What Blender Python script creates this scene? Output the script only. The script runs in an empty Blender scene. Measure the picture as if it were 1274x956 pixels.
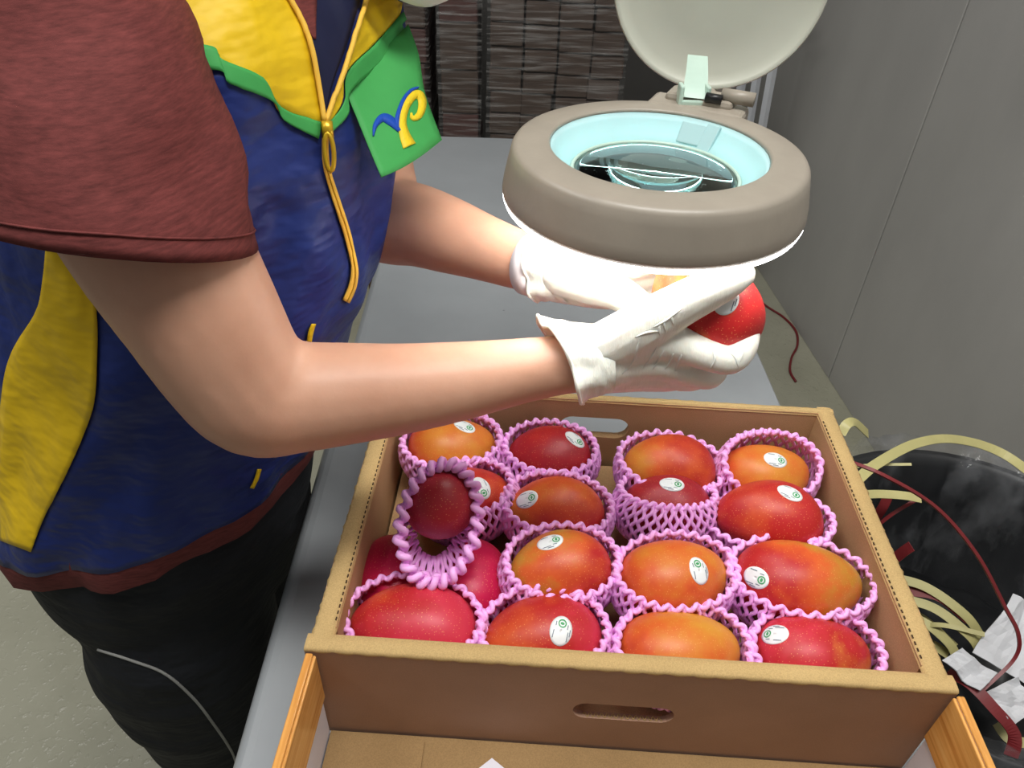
import bpy, bmesh, math, random
from math import sin, cos, pi, radians, sqrt, atan2
from mathutils import Vector, Matrix, noise
from mathutils.bvhtree import BVHTree

# ------------------------------------------------------------------ camera
SC = bpy.context.scene
COL = SC.collection
FPX, PITCH, ROLL, YAW = 937.0, 0.6687, 0.0428, 0.0264
CAM = Vector((0, 0, 1.427))
FW = Vector((sin(YAW) * cos(PITCH), cos(YAW) * cos(PITCH), -sin(PITCH)))
_R = Vector((cos(YAW), -sin(YAW), 0)); _U = _R.cross(FW)
RT = _R * cos(ROLL) + _U * sin(ROLL)
UP = -_R * sin(ROLL) + _U * cos(ROLL)
cd = bpy.data.cameras.new('camera'); co = bpy.data.objects.new('camera', cd); COL.objects.link(co)
cd.sensor_fit = 'HORIZONTAL'; cd.sensor_width = 36.0; cd.lens = 36.0 * FPX / 1274.0
cd.clip_start = 0.02; cd.clip_end = 60
co.matrix_world = Matrix(((RT.x, UP.x, -FW.x, CAM.x), (RT.y, UP.y, -FW.y, CAM.y), (RT.z, UP.z, -FW.z, CAM.z), (0, 0, 0, 1)))
SC.camera = co

# ------------------------------------------------------------------ world, lights, exposure
w = bpy.data.worlds.new('world'); SC.world = w; w.use_nodes = True
w.node_tree.nodes['Background'].inputs[0].default_value = (0.93, 0.97, 1.0, 1)
w.node_tree.nodes['Background'].inputs[1].default_value = 0.13
def area(name, loc, rot, sx, sy, power, col):
    l = bpy.data.lights.new(name, 'AREA'); l.shape = 'RECTANGLE'; l.size = sx; l.size_y = sy
    l.energy = power; l.color = col
    o = bpy.data.objects.new(name, l); COL.objects.link(o); o.location = loc; o.rotation_euler = rot
    return o
area('ceiling_light_panel', (0.20, 0.20, 2.8), (0, 0, 0), 1.3, 0.35, 33, (1, 0.985, 0.95))
area('ceiling_light_panel', (-1.5, 0.5, 3.0), (0, radians(-20), 0), 0.4, 1.6, 20, (1, 0.985, 0.95))
area('ceiling_light_panel', (-1.25, 2.1, 3.0), (0, 0, 0), 0.3, 1.0, 8, (1, 0.985, 0.95))
vs = SC.view_settings
SC.display_settings.display_device = 'sRGB'
vs.view_transform = 'Standard'; vs.look = 'None'; vs.exposure = 0.04; vs.gamma = 1.0; vs.use_curve_mapping = False

# ------------------------------------------------------------------ helpers
def ray(x, y): return FW + RT * ((x - 637) / FPX) + UP * ((478 - y) / FPX)
def P3(x, y, d): return CAM + ray(x, y) * d
def onz(x, y, z):
    r = ray(x, y); return CAM + r * ((z - CAM.z) / r.z)
def srgb(r, g, b):
    f = lambda c: (c / 255 / 12.92) if c / 255 <= 0.04045 else ((c / 255 + 0.055) / 1.055) ** 2.4
    return (f(r), f(g), f(b), 1)
random.seed(7)

class MB:
    """collects shapes for ONE mesh"""
    def __init__(s): s.v = []; s.f = []; s.mi = []
    def add(s, v, f, m=0):
        o = len(s.v); s.v += [tuple(p) for p in v]; s.f += [tuple(i + o for i in q) for q in f]; s.mi += [m] * len(f); return s
    def box(s, c, d, rot=None, m=0):
        c = Vector(c); x, y, z = d[0] / 2, d[1] / 2, d[2] / 2
        pts = [Vector((a * x, b * y, e * z)) for a in (-1, 1) for b in (-1, 1) for e in (-1, 1)]
        if rot is not None: pts = [rot @ p for p in pts]
        return s.add([c + p for p in pts], [(0, 1, 3, 2), (4, 6, 7, 5), (0, 4, 5, 1), (2, 3, 7, 6), (0, 2, 6, 4), (1, 5, 7, 3)], m)
    def tube(s, pts, rad, n=8, closed=False, caps=True, flat=1.0, ref=None, m=0):
        v, f = tube(pts, rad, n, closed, caps, flat, ref); return s.add(v, f, m)
    def lathe(s, prof, n=48, mat=None, closed=False, m=0):
        v = []; f = []; k = len(prof)
        for i in range(n):
            a = 2 * pi * i / n
            for r, z in prof:
                p = Vector((r * cos(a), r * sin(a), z)); v.append(mat @ p if mat is not None else p)
        kk = k if closed else k - 1
        for i in range(n):
            j = (i + 1) % n
            for t in range(kk):
                t2 = (t + 1) % k
                f.append((i * k + t, j * k + t, j * k + t2, i * k + t2))
        return s.add(v, f, m)
    def grid(s, rows, wrap=False, m=0):
        nr, nc = len(rows), len(rows[0]); v = [p for r in rows for p in r]; f = []
        for i in range(nr - 1):
            for j in range(nc if wrap else nc - 1):
                j2 = (j + 1) % nc
                f.append((i * nc + j, i * nc + j2, (i + 1) * nc + j2, (i + 1) * nc + j))
        return s.add(v, f, m)
    def ball(s, c, r, n=16, k=10, rot=None, m=0):
        c = Vector(c); r = (r, r, r) if isinstance(r, (int, float)) else r
        rows = []
        for i in range(k + 1):
            t = pi * i / k; t = min(max(t, 0.02), pi - 0.02)
            row = []
            for j in range(n):
                a = 2 * pi * j / n
                p = Vector((r[0] * sin(t) * cos(a), r[1] * sin(t) * sin(a), r[2] * cos(t)))
                row.append(c + (rot @ p if rot is not None else p))
            rows.append(row)
        s.grid(rows, True, m)
        o = len(s.v)
        s.f.append(tuple(range(o - n, o))); s.mi.append(m)
        s.f.append(tuple(reversed(range(o - (k + 1) * n, o - k * n)))); s.mi.append(m)
        return s
    def mesh(s, name, smooth=True, normals=True):
        me = bpy.data.meshes.new(name); me.from_pydata(s.v, [], s.f)
        if normals:
            b = bmesh.new(); b.from_mesh(me); bmesh.ops.recalc_face_normals(b, faces=b.faces); b.to_mesh(me); b.free()
        else:
            for p, i in zip(me.polygons, s.mi): p.material_index = i
        if smooth:
            for p in me.polygons: p.use_smooth = True
        return me
    def build(s, name, mat, parent=None, smooth=True, bevel=0, auto=None, normals=True):
        o = link(name, s.mesh(name, smooth, normals), mat, parent)
        if bevel:
            md = o.modifiers.new('bevel', 'BEVEL'); md.width = bevel; md.segments = 2; md.limit_method = 'ANGLE'; md.angle_limit = radians(40)
        return o

def tube(pts, rad, n=8, closed=False, caps=True, flat=1.0, ref=None):
    pts = [Vector(p) for p in pts]; k = len(pts)
    if isinstance(rad, (int, float)): rad = [rad] * k
    tang = []
    for i in range(k):
        a = pts[(i - 1) % k] if (closed or i > 0) else pts[i]
        b = pts[(i + 1) % k] if (closed or i < k - 1) else pts[i]
        t = b - a; tang.append(t.normalized() if t.length > 1e-9 else Vector((0, 0, 1)))
    r0 = Vector(ref) if ref is not None else (Vector((0, 0, 1)) if abs(tang[0].z) < 0.9 else Vector((1, 0, 0)))
    nrm = (r0 - tang[0] * r0.dot(tang[0])).normalized()
    v = []
    for i in range(k):
        if ref is not None:
            q = r0 - tang[i] * r0.dot(tang[i])
            if q.length > 1e-4: nrm = q.normalized()
        else:
            q = nrm - tang[i] * nrm.dot(tang[i]); nrm = q.normalized() if q.length > 1e-6 else nrm
        bn = tang[i].cross(nrm)
        for j in range(n):
            a = 2 * pi * j / n
            v.append(pts[i] + nrm * (cos(a) * rad[i] * flat) + bn * (sin(a) * rad[i]))
    f = []
    for i in range(k if closed else k - 1):
        i2 = (i + 1) % k
        for j in range(n):
            j2 = (j + 1) % n
            f.append((i * n + j, i2 * n + j, i2 * n + j2, i * n + j2))
    if caps and not closed:
        f.append(tuple(range(n))); f.append(tuple(reversed(range((k - 1) * n, k * n))))
    return v, f

def link(name, me, mat, parent=None):
    o = bpy.data.objects.new(name, me); COL.objects.link(o)
    if mat is not None:
        for m in (mat if isinstance(mat, (list, tuple)) else [mat]): me.materials.append(m)
    if parent is not None:
        o.parent = parent
    return o
def empty(name, loc=(0, 0, 0), rz=0):
    o = bpy.data.objects.new(name, None); COL.objects.link(o); o.location = loc; o.rotation_euler = (0, 0, rz)
    o.empty_display_size = 0.05
    return o
def tag(o, label=None, cat=None, group=None, kind=None):
    if label: o['label'] = label
    if cat: o['category'] = cat
    if group: o['group'] = group
    if kind: o['kind'] = kind
    return o
def spline(pts, n=8):
    """Catmull-Rom through points of any dimension"""
    pts = [tuple(p) for p in pts]; out = []
    ext = [tuple(2 * a - b for a, b in zip(pts[0], pts[1]))] + pts + [tuple(2 * a - b for a, b in zip(pts[-1], pts[-2]))]
    for i in range(1, len(ext) - 2):
        p0, p1, p2, p3 = ext[i - 1], ext[i], ext[i + 1], ext[i + 2]
        for k in range(n):
            t = k / n
            out.append(tuple(0.5 * (2 * b + (c - a) * t + (2 * a - 5 * b + 4 * c - d) * t * t + (3 * b - a - 3 * c + d) * t ** 3) for a, b, c, d in zip(p0, p1, p2, p3)))
    out.append(pts[-1]); return out
def remesh(mb, voxel, smooth=6, name='tmp', factor=0.5):
    me = bpy.data.meshes.new(name); me.from_pydata(mb.v, [], mb.f)
    b = bmesh.new(); b.from_mesh(me); bmesh.ops.recalc_face_normals(b, faces=b.faces); b.to_mesh(me); b.free()
    o = bpy.data.objects.new(name, me); COL.objects.link(o)
    r = o.modifiers.new('r', 'REMESH'); r.mode = 'VOXEL'; r.voxel_size = voxel; r.use_smooth_shade = True
    if smooth:
        s = o.modifiers.new('s', 'SMOOTH'); s.iterations = smooth; s.factor = factor
    dg = bpy.context.evaluated_depsgraph_get(); ev = o.evaluated_get(dg)
    out = bpy.data.meshes.new_from_object(ev); out.name = name
    bpy.data.objects.remove(o); bpy.data.meshes.remove(me)
    for p in out.polygons: p.use_smooth = True
    return out
def bvh_of(me, mw=None):
    v = [(mw @ q.co if mw else q.co.copy()) for q in me.vertices]
    return BVHTree.FromPolygons(v, [tuple(p.vertices) for p in me.polygons])

# ------------------------------------------------------------------ materials
def nodes(name):
    m = bpy.data.materials.new(name); m.use_nodes = True
    nt = m.node_tree; return m, nt, nt.nodes['Principled BSDF']
def N(nt, typ, **kw):
    n = nt.nodes.new(typ)
    for k, v in kw.items():
        if k.startswith('i_'): n.inputs[k[2:].replace('_', ' ')].default_value = v
        elif k.startswith('n_'): n.inputs[int(k[2:])].default_value = v
        else: setattr(n, k, v)
    return n
def ramp(nt, fac, stops):
    r = nt.nodes.new('ShaderNodeValToRGB'); e = r.color_ramp.elements
    while len(e) < len(stops): e.new(0.5)
    for i, (p, c) in enumerate(stops): e[i].position = p; e[i].color = c
    nt.links.new(fac, r.inputs[0]); return r.outputs[0]
def coords(nt, scale=(1, 1, 1), kind='Object'):
    tc = nt.nodes.new('ShaderNodeTexCoord'); mp = nt.nodes.new('ShaderNodeMapping'); mp.inputs['Scale'].default_value = scale
    nt.links.new(tc.outputs[kind], mp.inputs[0]); return mp.outputs[0]
def mix(nt, fac, a, b, blend='MIX'):
    m = nt.nodes.new('ShaderNodeMix'); m.data_type = 'RGBA'; m.blend_type = blend
    for i, x in ((0, fac), (6, a), (7, b)):
        if isinstance(x, (float, int, tuple)): m.inputs[i].default_value = x
        else: nt.links.new(x, m.inputs[i])
    return m.outputs[2]
def bump(nt, b, h, strength, dist=0.002, normal=None):
    n = nt.nodes.new('ShaderNodeBump'); n.inputs['Strength'].default_value = strength; n.inputs['Distance'].default_value = dist
    nt.links.new(h, n.inputs['Height'])
    if normal is not None: nt.links.new(normal, n.inputs['Normal'])
    nt.links.new(n.outputs[0], b.inputs['Normal']); return n.outputs[0]
def noisy(nt, vec, scale, detail=4, rough=0.6):
    n = N(nt, 'ShaderNodeTexNoise', i_Scale=scale, i_Detail=detail, i_Roughness=rough); nt.links.new(vec, n.inputs['Vector']); return n.outputs[0]
def simple(name, col, rough=0.5, var=0.12, nscale=40, bmp=0.0, bscale=200, scale=(1, 1, 1), metallic=0, spec=0.5, sss=0):
    m, nt, b = nodes(name)
    v = coords(nt, scale); n = noisy(nt, v, nscale)
    dark = tuple(c * (1 - var) for c in col[:3]) + (1,); lite = tuple(min(1, c * (1 + var)) for c in col[:3]) + (1,)
    c = ramp(nt, n, [(0.3, dark), (0.7, lite)])
    nt.links.new(c, b.inputs['Base Color']); b.inputs['Roughness'].default_value = rough; b.inputs['Metallic'].default_value = metallic
    b.inputs['Specular IOR Level'].default_value = spec
    if sss:
        b.inputs['Subsurface Weight'].default_value = sss; b.inputs['Subsurface Radius'].default_value = (0.01, 0.004, 0.002); b.inputs['Subsurface Scale'].default_value = 0.6
    if bmp: bump(nt, b, noisy(nt, v, bscale), bmp)
    return m

# kraft cardboard: fine fibre flecks
def kraft(name, col, var=0.10):
    m, nt, b = nodes(name); v = coords(nt)
    n1 = noisy(nt, v, 900, 2); n2 = noisy(nt, v, 9, 4)
    a = tuple(c * (1 - var) for c in col[:3]) + (1,); d = tuple(min(1, c * (1 + var)) for c in col[:3]) + (1,)
    c1 = ramp(nt, n1, [(0.35, a), (0.65, d)])
    c2 = ramp(nt, n2, [(0.3, (0.86, 0.85, 0.83, 1)), (0.7, (1, 1, 1, 1))])
    nt.links.new(mix(nt, 1.0, c1, c2, 'MULTIPLY'), b.inputs['Base Color'])
    b.inputs['Roughness'].default_value = 0.8; b.inputs['Specular IOR Level'].default_value = 0.2
    bump(nt, b, n1, 0.15, 0.0006); return m
M = {}
M['kraft'] = kraft('kraft_board', srgb(186, 150, 108))
M['kraft_rim'] = kraft('kraft_board_edge', srgb(196, 166, 114))
M['kraft_red'] = kraft('kraft_board_outer', srgb(174, 140, 118), 0.05)
M['kraft_lid'] = kraft('kraft_lid_board', srgb(156, 126, 86))
M['dash'] = simple('perforation_cut', srgb(70, 48, 28), 0.9)
M['white_card'] = simple('white_card', srgb(225, 222, 232), 0.55, 0.03)
M['paper'] = simple('paper', srgb(225, 226, 230), 0.6, 0.05, 20, 0.1, 60)
m, nt, b = nodes('printed_wood'); v = coords(nt, (60, 3, 60)); n = noisy(nt, v, 3.0, 6)
nt.links.new(ramp(nt, n, [(0.3, srgb(196, 128, 58)), (0.55, srgb(226, 164, 88)), (0.75, srgb(236, 182, 110))]), b.inputs['Base Color']); b.inputs['Roughness'].default_value = 0.22
M['wood_print'] = m
M['foam'] = simple('pink_foam', srgb(255, 186, 248), 0.55, 0.05, 60, 0.15, 500, sss=0.0)
M['plastic'] = simple('lamp_plastic', srgb(158, 149, 136), 0.38, 0.06, 25, 0.04, 300)
M['plastic_lid'] = simple('lamp_lid_plastic', srgb(196, 198, 184), 0.35, 0.03, 12)
M['mint'] = simple('hinge_plastic', srgb(192, 216, 202), 0.3, 0.03)
M['black'] = simple('black_plastic', srgb(20, 20, 22), 0.35, 0.1)
M['bin'] = simple('bin_plastic', srgb(24, 25, 27), 0.4, 0.15, 20)
M['white_metal'] = simple('white_metal', srgb(205, 208, 214), 0.35, 0.04)
M['strap_y'] = simple('yellow_strap', srgb(196, 188, 128), 0.4, 0.06, 30)
M['strap_r'] = simple('red_strap', srgb(128, 40, 44), 0.4, 0.1, 30)
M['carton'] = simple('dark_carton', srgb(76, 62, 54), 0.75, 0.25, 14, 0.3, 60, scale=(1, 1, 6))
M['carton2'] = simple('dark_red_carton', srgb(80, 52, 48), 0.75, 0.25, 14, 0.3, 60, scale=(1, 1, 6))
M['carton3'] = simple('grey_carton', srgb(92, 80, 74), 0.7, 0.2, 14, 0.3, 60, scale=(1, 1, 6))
M['pallet'] = simple('pallet_wood', srgb(96, 76, 56), 0.8, 0.2, 10)

# concrete floor: olive grey, worn gloss with small blisters
m, nt, b = nodes('floor_paint'); v = coords(nt)
n1 = noisy(nt, v, 2.2, 6); n2 = noisy(nt, v, 60, 2); n3 = noisy(nt, v, 14, 5)
c = ramp(nt, n1, [(0.3, srgb(160, 158, 138)), (0.6, srgb(184, 182, 162))])
st = ramp(nt, n3, [(0.66, (1, 1, 1, 1)), (0.74, (0.62, 0.6, 0.55, 1))])
nt.links.new(mix(nt, 1.0, c, st, 'MULTIPLY'), b.inputs['Base Color'])
b.inputs['Roughness'].default_value = 0.28
bump(nt, b, ramp(nt, n2, [(0.55, (0, 0, 0, 1)), (0.72, (1, 1, 1, 1))]), 0.35, 0.004); M['floor'] = m
# wall panels: grey paint with faint vertical soiling and small scuffs
m, nt, b = nodes('wall_paint'); v = coords(nt); v2 = coords(nt, (1, 1.6, 0.8))
n1 = noisy(nt, v2, 1.6, 5); n2 = noisy(nt, v, 26, 6, 0.7)
c = ramp(nt, n1, [(0.3, srgb(172, 170, 166)), (0.7, srgb(186, 184, 179))])
st = ramp(nt, n2, [(0.70, (1, 1, 1, 1)), (0.78, (0.72, 0.7, 0.68, 1))])
nt.links.new(mix(nt, 1.0, c, st, 'MULTIPLY'), b.inputs['Base Color']); b.inputs['Roughness'].default_value = 0.55; M['wall'] = m
M['seam'] = simple('panel_seam', srgb(60, 60, 58), 0.8)
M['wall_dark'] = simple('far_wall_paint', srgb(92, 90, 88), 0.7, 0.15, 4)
# table: grey laminate with tiny dark marks
m, nt, b = nodes('table_laminate'); v = coords(nt)
n1 = noisy(nt, v, 5, 4); n2 = noisy(nt, v, 70, 2)
c = ramp(nt, n1, [(0.3, srgb(150, 154, 157)), (0.7, srgb(160, 164, 167))])
st = ramp(nt, n2, [(0.79, (1, 1, 1, 1)), (0.82, (0.35, 0.35, 0.36, 1))])
nt.links.new(mix(nt, 1.0, c, st, 'MULTIPLY'), b.inputs['Base Color']); b.inputs['Roughness'].default_value = 0.3; M['table'] = m
M['steel'] = simple('grey_steel', srgb(120, 122, 124), 0.35, 0.05, metallic=0.8)

# clear film (liner, stretch wrap)
def film(name, tint, clear, rough=0.12, streak=(1, 1, 1), sc=18, pos=(0.35, 0.7)):
    m, nt, b = nodes(name); v = coords(nt, streak); n = noisy(nt, v, sc, 5)
    b.inputs['Base Color'].default_value = tint; b.inputs['Roughness'].default_value = rough
    tr = nt.nodes.new('ShaderNodeBsdfTransparent'); mx = nt.nodes.new('ShaderNodeMixShader')
    fac = ramp(nt, n, [(pos[0], (clear[0],) * 3 + (1,)), (pos[1], (clear[1],) * 3 + (1,))])
    nt.links.new(fac, mx.inputs[0]); nt.links.new(tr.outputs[0], mx.inputs[1]); nt.links.new(b.outputs[0], mx.inputs[2])
    nt.links.new(mx.outputs[0], nt.nodes['Material Output'].inputs[0]); bump(nt, b, n, 0.5, 0.01); return m
M['liner'] = film('clear_liner_film', srgb(160, 162, 166), (0.05, 0.42), 0.08, (1, 1, 0.5), 11, (0.48, 0.72))
M['wrap'] = film('stretch_film', srgb(200, 198, 196), (0.03, 0.55), 0.12, (1, 1, 16), 6, (0.48, 0.76))  # pale opaque streaks stand in for highlights on the wrinkled film

# mango skin: red shoulder, orange and yellow-green patches, pale lenticels
def mango_mat(name, red, orange, yellow, seed, ybias=0.0, axis=0):
    m, nt, b = nodes(name)
    tc = nt.nodes.new('ShaderNodeTexCoord'); mp = nt.nodes.new('ShaderNodeMapping')
    mp.inputs['Location'].default_value = (seed * 3.1, seed * 1.7, seed * 0.9)
    nt.links.new(tc.outputs['Object'], mp.inputs[0]); v = mp.outputs[0]
    n1 = noisy(nt, v, 14, 5, 0.55); n2 = noisy(nt, v, 60, 3, 0.6)
    sep = nt.nodes.new('ShaderNodeSeparateXYZ'); nt.links.new(tc.outputs['Object'], sep.inputs[0])
    mr = N(nt, 'ShaderNodeMapRange'); mr.inputs['From Min'].default_value = -0.055; mr.inputs['From Max'].default_value = 0.055
    mr.inputs['To Min'].default_value = -0.16; mr.inputs['To Max'].default_value = 0.16
    nt.links.new(sep.outputs[axis], mr.inputs[0])
    ad = N(nt, 'ShaderNodeMath', operation='ADD'); nt.links.new(n1, ad.inputs[0]); nt.links.new(mr.outputs[0], ad.inputs[1])
    a2 = N(nt, 'ShaderNodeMath', operation='MULTIPLY_ADD'); nt.links.new(n2, a2.inputs[0]); a2.inputs[1].default_value = 0.22
    nt.links.new(ad.outputs[0], a2.inputs[2])
    a3 = N(nt, 'ShaderNodeMath', operation='ADD'); nt.links.new(a2.outputs[0], a3.inputs[0]); a3.inputs[1].default_value = ybias - 0.11
    c = ramp(nt, a3.outputs[0], [(0.32, red), (0.54, orange), (0.84, yellow)])
    vo = N(nt, 'ShaderNodeTexVoronoi', i_Scale=420.0); nt.links.new(v, vo.inputs['Vector'])
    sp = ramp(nt, vo.outputs['Distance'], [(0.10, (1, 1, 1, 1)), (0.22, (0, 0, 0, 1))])
    c2 = mix(nt, sp, c, tuple(min(1, x * 1.25 + 0.06) for x in yellow[:3]) + (1,)) if False else None
    mm = N(nt, 'ShaderNodeMath', operation='MULTIPLY'); mm.inputs[1].default_value = 0.4; nt.links.new(sp, mm.inputs[0])
    c2 = mix(nt, mm.outputs[0], c, srgb(244, 190, 120))
    nt.links.new(c2, b.inputs['Base Color'])
    b.inputs['Roughness'].default_value = 0.42; b.inputs['Specular IOR Level'].default_value = 0.4
    b.inputs['Subsurface Weight'].default_value = 0.0
    bump(nt, b, sp, 0.06, 0.0004); return m
M['sticker'] = simple('sticker_paper', srgb(236, 240, 240), 0.35, 0.02)
M['sticker_green'] = simple('sticker_green_ink', srgb(60, 160, 96), 0.4, 0.03)
M['sticker_ink'] = simple('sticker_grey_ink', srgb(96, 112, 128), 0.5, 0.03)

# cloth and skin
def cloth(name, col, var=0.10, rough=0.75, stretch=(1, 1, 1), sc=30, weave=1400, wb=0.12, sheen=0.0, fold=0.0):
    m, nt, b = nodes(name); v = coords(nt, stretch); v0 = coords(nt)
    n = noisy(nt, v, sc, 5, 0.65); n2 = noisy(nt, v0, weave, 2)
    a = tuple(c * (1 - var) for c in col[:3]) + (1,); d = tuple(min(1, c * (1 + var)) for c in col[:3]) + (1,)
    nt.links.new(ramp(nt, n, [(0.3, a), (0.7, d)]), b.inputs['Base Color']); b.inputs['Roughness'].default_value = rough
    b.inputs['Specular IOR Level'].default_value = 0.25; b.inputs['Sheen Weight'].default_value = sheen
    nn = bump(nt, b, n2, wb, 0.0006)
    if fold:
        f = noisy(nt, coords(nt, (1.4, 1.0, 2.6)), 9, 3, 0.5); bump(nt, b, f, fold, 0.03, nn)
    return m
M['shirt'] = cloth('maroon_jersey', srgb(104, 50, 48), 0.34, 0.85, (22, 14, 110), 4.0)
M['navy'] = cloth('navy_nylon', srgb(34, 48, 108), 0.10, 0.42, fold=0.5)
M['navy_dark'] = cloth('navy_lining_shade', srgb(24, 28, 58), 0.10, 0.6)  # vest navy darkened: the shade inside the collar is put into the colour
M['yellow'] = cloth('yellow_nylon', srgb(224, 186, 28), 0.06, 0.45, fold=0.4)
M['green'] = cloth('green_twill', srgb(66, 158, 82), 0.05, 0.6)
M['zip'] = cloth('zip_tape', srgb(236, 188, 74), 0.05, 0.6)
M['zip_metal'] = simple('zip_metal', srgb(206, 168, 40), 0.3, 0.05, metallic=0.5)
M['blue_thread'] = cloth('blue_thread', srgb(30, 76, 176), 0.08, 0.5, (400, 80, 80), 3)
M['yellow_thread'] = cloth('yellow_thread', srgb(230, 200, 40), 0.12, 0.5, (400, 80, 80), 3)
M['trousers'] = cloth('black_cotton', srgb(32, 34, 38), 0.15, 0.8, fold=0.4)
M['seam_thread'] = simple('pale_piping', srgb(150, 150, 146), 0.7)
M['latex'] = None
m, nt, b = nodes('latex_glove'); v = coords(nt, (1, 1, 1)); n = noisy(nt, v, 26, 3, 0.5); n2 = noisy(nt, coords(nt, (160, 60, 40)), 1.6, 3)
nt.links.new(ramp(nt, n, [(0.3, srgb(226, 224, 212)), (0.7, srgb(236, 234, 224))]), b.inputs['Base Color']); b.inputs['Roughness'].default_value = 0.42
b.inputs['Subsurface Weight'].default_value = 0.25; b.inputs['Subsurface Radius'].default_value = (0.01, 0.006, 0.004); b.inputs['Subsurface Scale'].default_value = 0.4
bump(nt, b, n2, 0.25, 0.003); M['latex'] = m
m, nt, b = nodes('skin'); v = coords(nt); n = noisy(nt, v, 16, 4); n2 = noisy(nt, v, 420, 3)
nt.links.new(ramp(nt, n, [(0.3, srgb(196, 146, 120)), (0.7, srgb(208, 160, 134))]), b.inputs['Base Color']); b.inputs['Roughness'].default_value = 0.48
b.inputs['Subsurface Weight'].default_value = 0.15; b.inputs['Subsurface Radius'].default_value = (0.012, 0.005, 0.003); b.inputs['Subsurface Scale'].default_value = 0.5
bump(nt, b, n2, 0.08, 0.0008); M['skin'] = m
M['hair'] = cloth('black_hair', srgb(26, 22, 20), 0.3, 0.45, (200, 200, 8), 2)
M['mask'] = cloth('white_mask', srgb(232, 236, 236), 0.03, 0.7)
M['eye'] = simple('eye_white', srgb(232, 230, 226), 0.2, 0.02)
M['strap_w'] = simple('white_rubber_band', srgb(238, 232, 234), 0.45, 0.02)

# lamp light
def emit(name, col, s):
    m, nt, b = nodes(name); b.inputs['Emission Color'].default_value = col; b.inputs['Emission Strength'].default_value = s
    b.inputs['Base Color'].default_value = col; return m
M['tube_glow'] = emit('lit_tube', (0.88, 1.0, 1.0, 1), 9.0)
M['diffuser'] = emit('lit_diffuser', (1.0, 1.0, 0.98, 1), 11.0)
m, nt, b = nodes('aqua_cone'); v = coords(nt); n = noisy(nt, v, 14, 2)
d = nt.nodes.new('ShaderNodeBsdfDiffuse'); t = nt.nodes.new('ShaderNodeBsdfTranslucent'); mx = nt.nodes.new('ShaderNodeMixShader')
c = ramp(nt, n, [(0.3, srgb(184, 218, 220)), (0.7, srgb(192, 226, 228))]); nt.links.new(c, d.inputs[0]); nt.links.new(c, t.inputs[0])
mx.inputs[0].default_value = 0.12; nt.links.new(d.outputs[0], mx.inputs[1]); nt.links.new(t.outputs[0], mx.inputs[2]); nt.links.new(mx.outputs[0], nt.nodes['Material Output'].inputs[0])
M['aqua'] = m
m, nt, b = nodes('lens_glass'); b.inputs['Base Color'].default_value = srgb(200, 240, 240); b.inputs['Roughness'].default_value = 0.0
v = coords(nt); n = noisy(nt, v, 260, 2); nt.links.new(ramp(nt, n, [(0.66, (0, 0, 0, 1)), (0.75, (0.35, 0.35, 0.35, 1))]), b.inputs['Roughness'])
b.inputs['Transmission Weight'].default_value = 1.0; b.inputs['IOR'].default_value = 1.5; M['glass'] = m

# ------------------------------------------------------------------ the setting
TZ = 0.75
def wallx(y): return 1.055 - (y - 1.69) * 0.068
fl = MB().box((0, 1.2, -0.02), (6.0, 6.4, 0.04)).build('floor', M['floor'], None, False); tag(fl, 'olive grey painted concrete floor with glossy blisters', None, None, 'structure')
# right wall: one backing slab and flat panels with a dark joint between them
ang = atan2(-0.068, 1.0)
wr = MB().box((0, 0, 1.6), (0.06, 6.0, 3.2)).build('wall_right', M['seam'], None, False)
wr.location = (wallx(1.69) + 0.052, 1.69, 0); wr.rotation_euler = (0, 0, -ang); tag(wr, 'grey panelled wall behind the bin', None, None, 'structure')
ys = [-2.9, -1.03, 0.19, 3.2]; seams = [-2.6, -1.02, 0.20, 1.42, 2.64]
prev = -3.0
for y1 in (-2.25, -1.03, 0.19, 1.41, 3.0):
    p = MB().box((-0.038, (prev + y1) / 2, 1.6), (0.02, y1 - prev - 0.006, 3.2)).build('wall_panel', M['wall'], wr, False, 0.002)
    prev = y1
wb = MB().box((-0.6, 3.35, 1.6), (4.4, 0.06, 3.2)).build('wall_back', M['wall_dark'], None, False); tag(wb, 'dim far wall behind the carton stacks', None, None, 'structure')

# table
XL, XR = -0.2256, 0.410
tb = empty('work_table', (0, 0, 0)); tag(tb, 'long grey laminate work table under the mango box', 'table')
mb = MB(); prof = []
r = 0.019
for k in range(9):
    a = pi / 2 + pi * k / 8; prof.append((XL + r + r * 1.0 * cos(a), TZ - r + r * sin(a)))
for k in range(9):
    a = -pi / 2 + pi * k / 8; prof.append((XR - 0.006 + 0.006 * cos(a), TZ - r + r * sin(a)))
rows = [[Vector((x, y, z)) for x, z in prof] for y in (-0.30, 1.835)]
mb.grid(rows, True); n = len(prof); mb.f += [tuple(range(n)), tuple(range(n, 2 * n))]; mb.mi += [0, 0]
o = mb.build('table_top', M['table'], tb, True, 0.003)
for p in o.data.polygons:
    if abs(p.normal.z) > 0.98 or abs(p.normal.y) > 0.9: p.use_smooth = False
for x in (XL + 0.06, XR - 0.06):
    for y in (-0.2, 1.75):
        MB().tube([(x, y, TZ - 0.038), (x, y, 0.0)], 0.016, 12).build('leg', M['steel'], tb)
    MB().box((x, 0.77, TZ - 0.055), (0.03, 1.95, 0.035)).build('apron_rail', M['steel'], tb, False)
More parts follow.
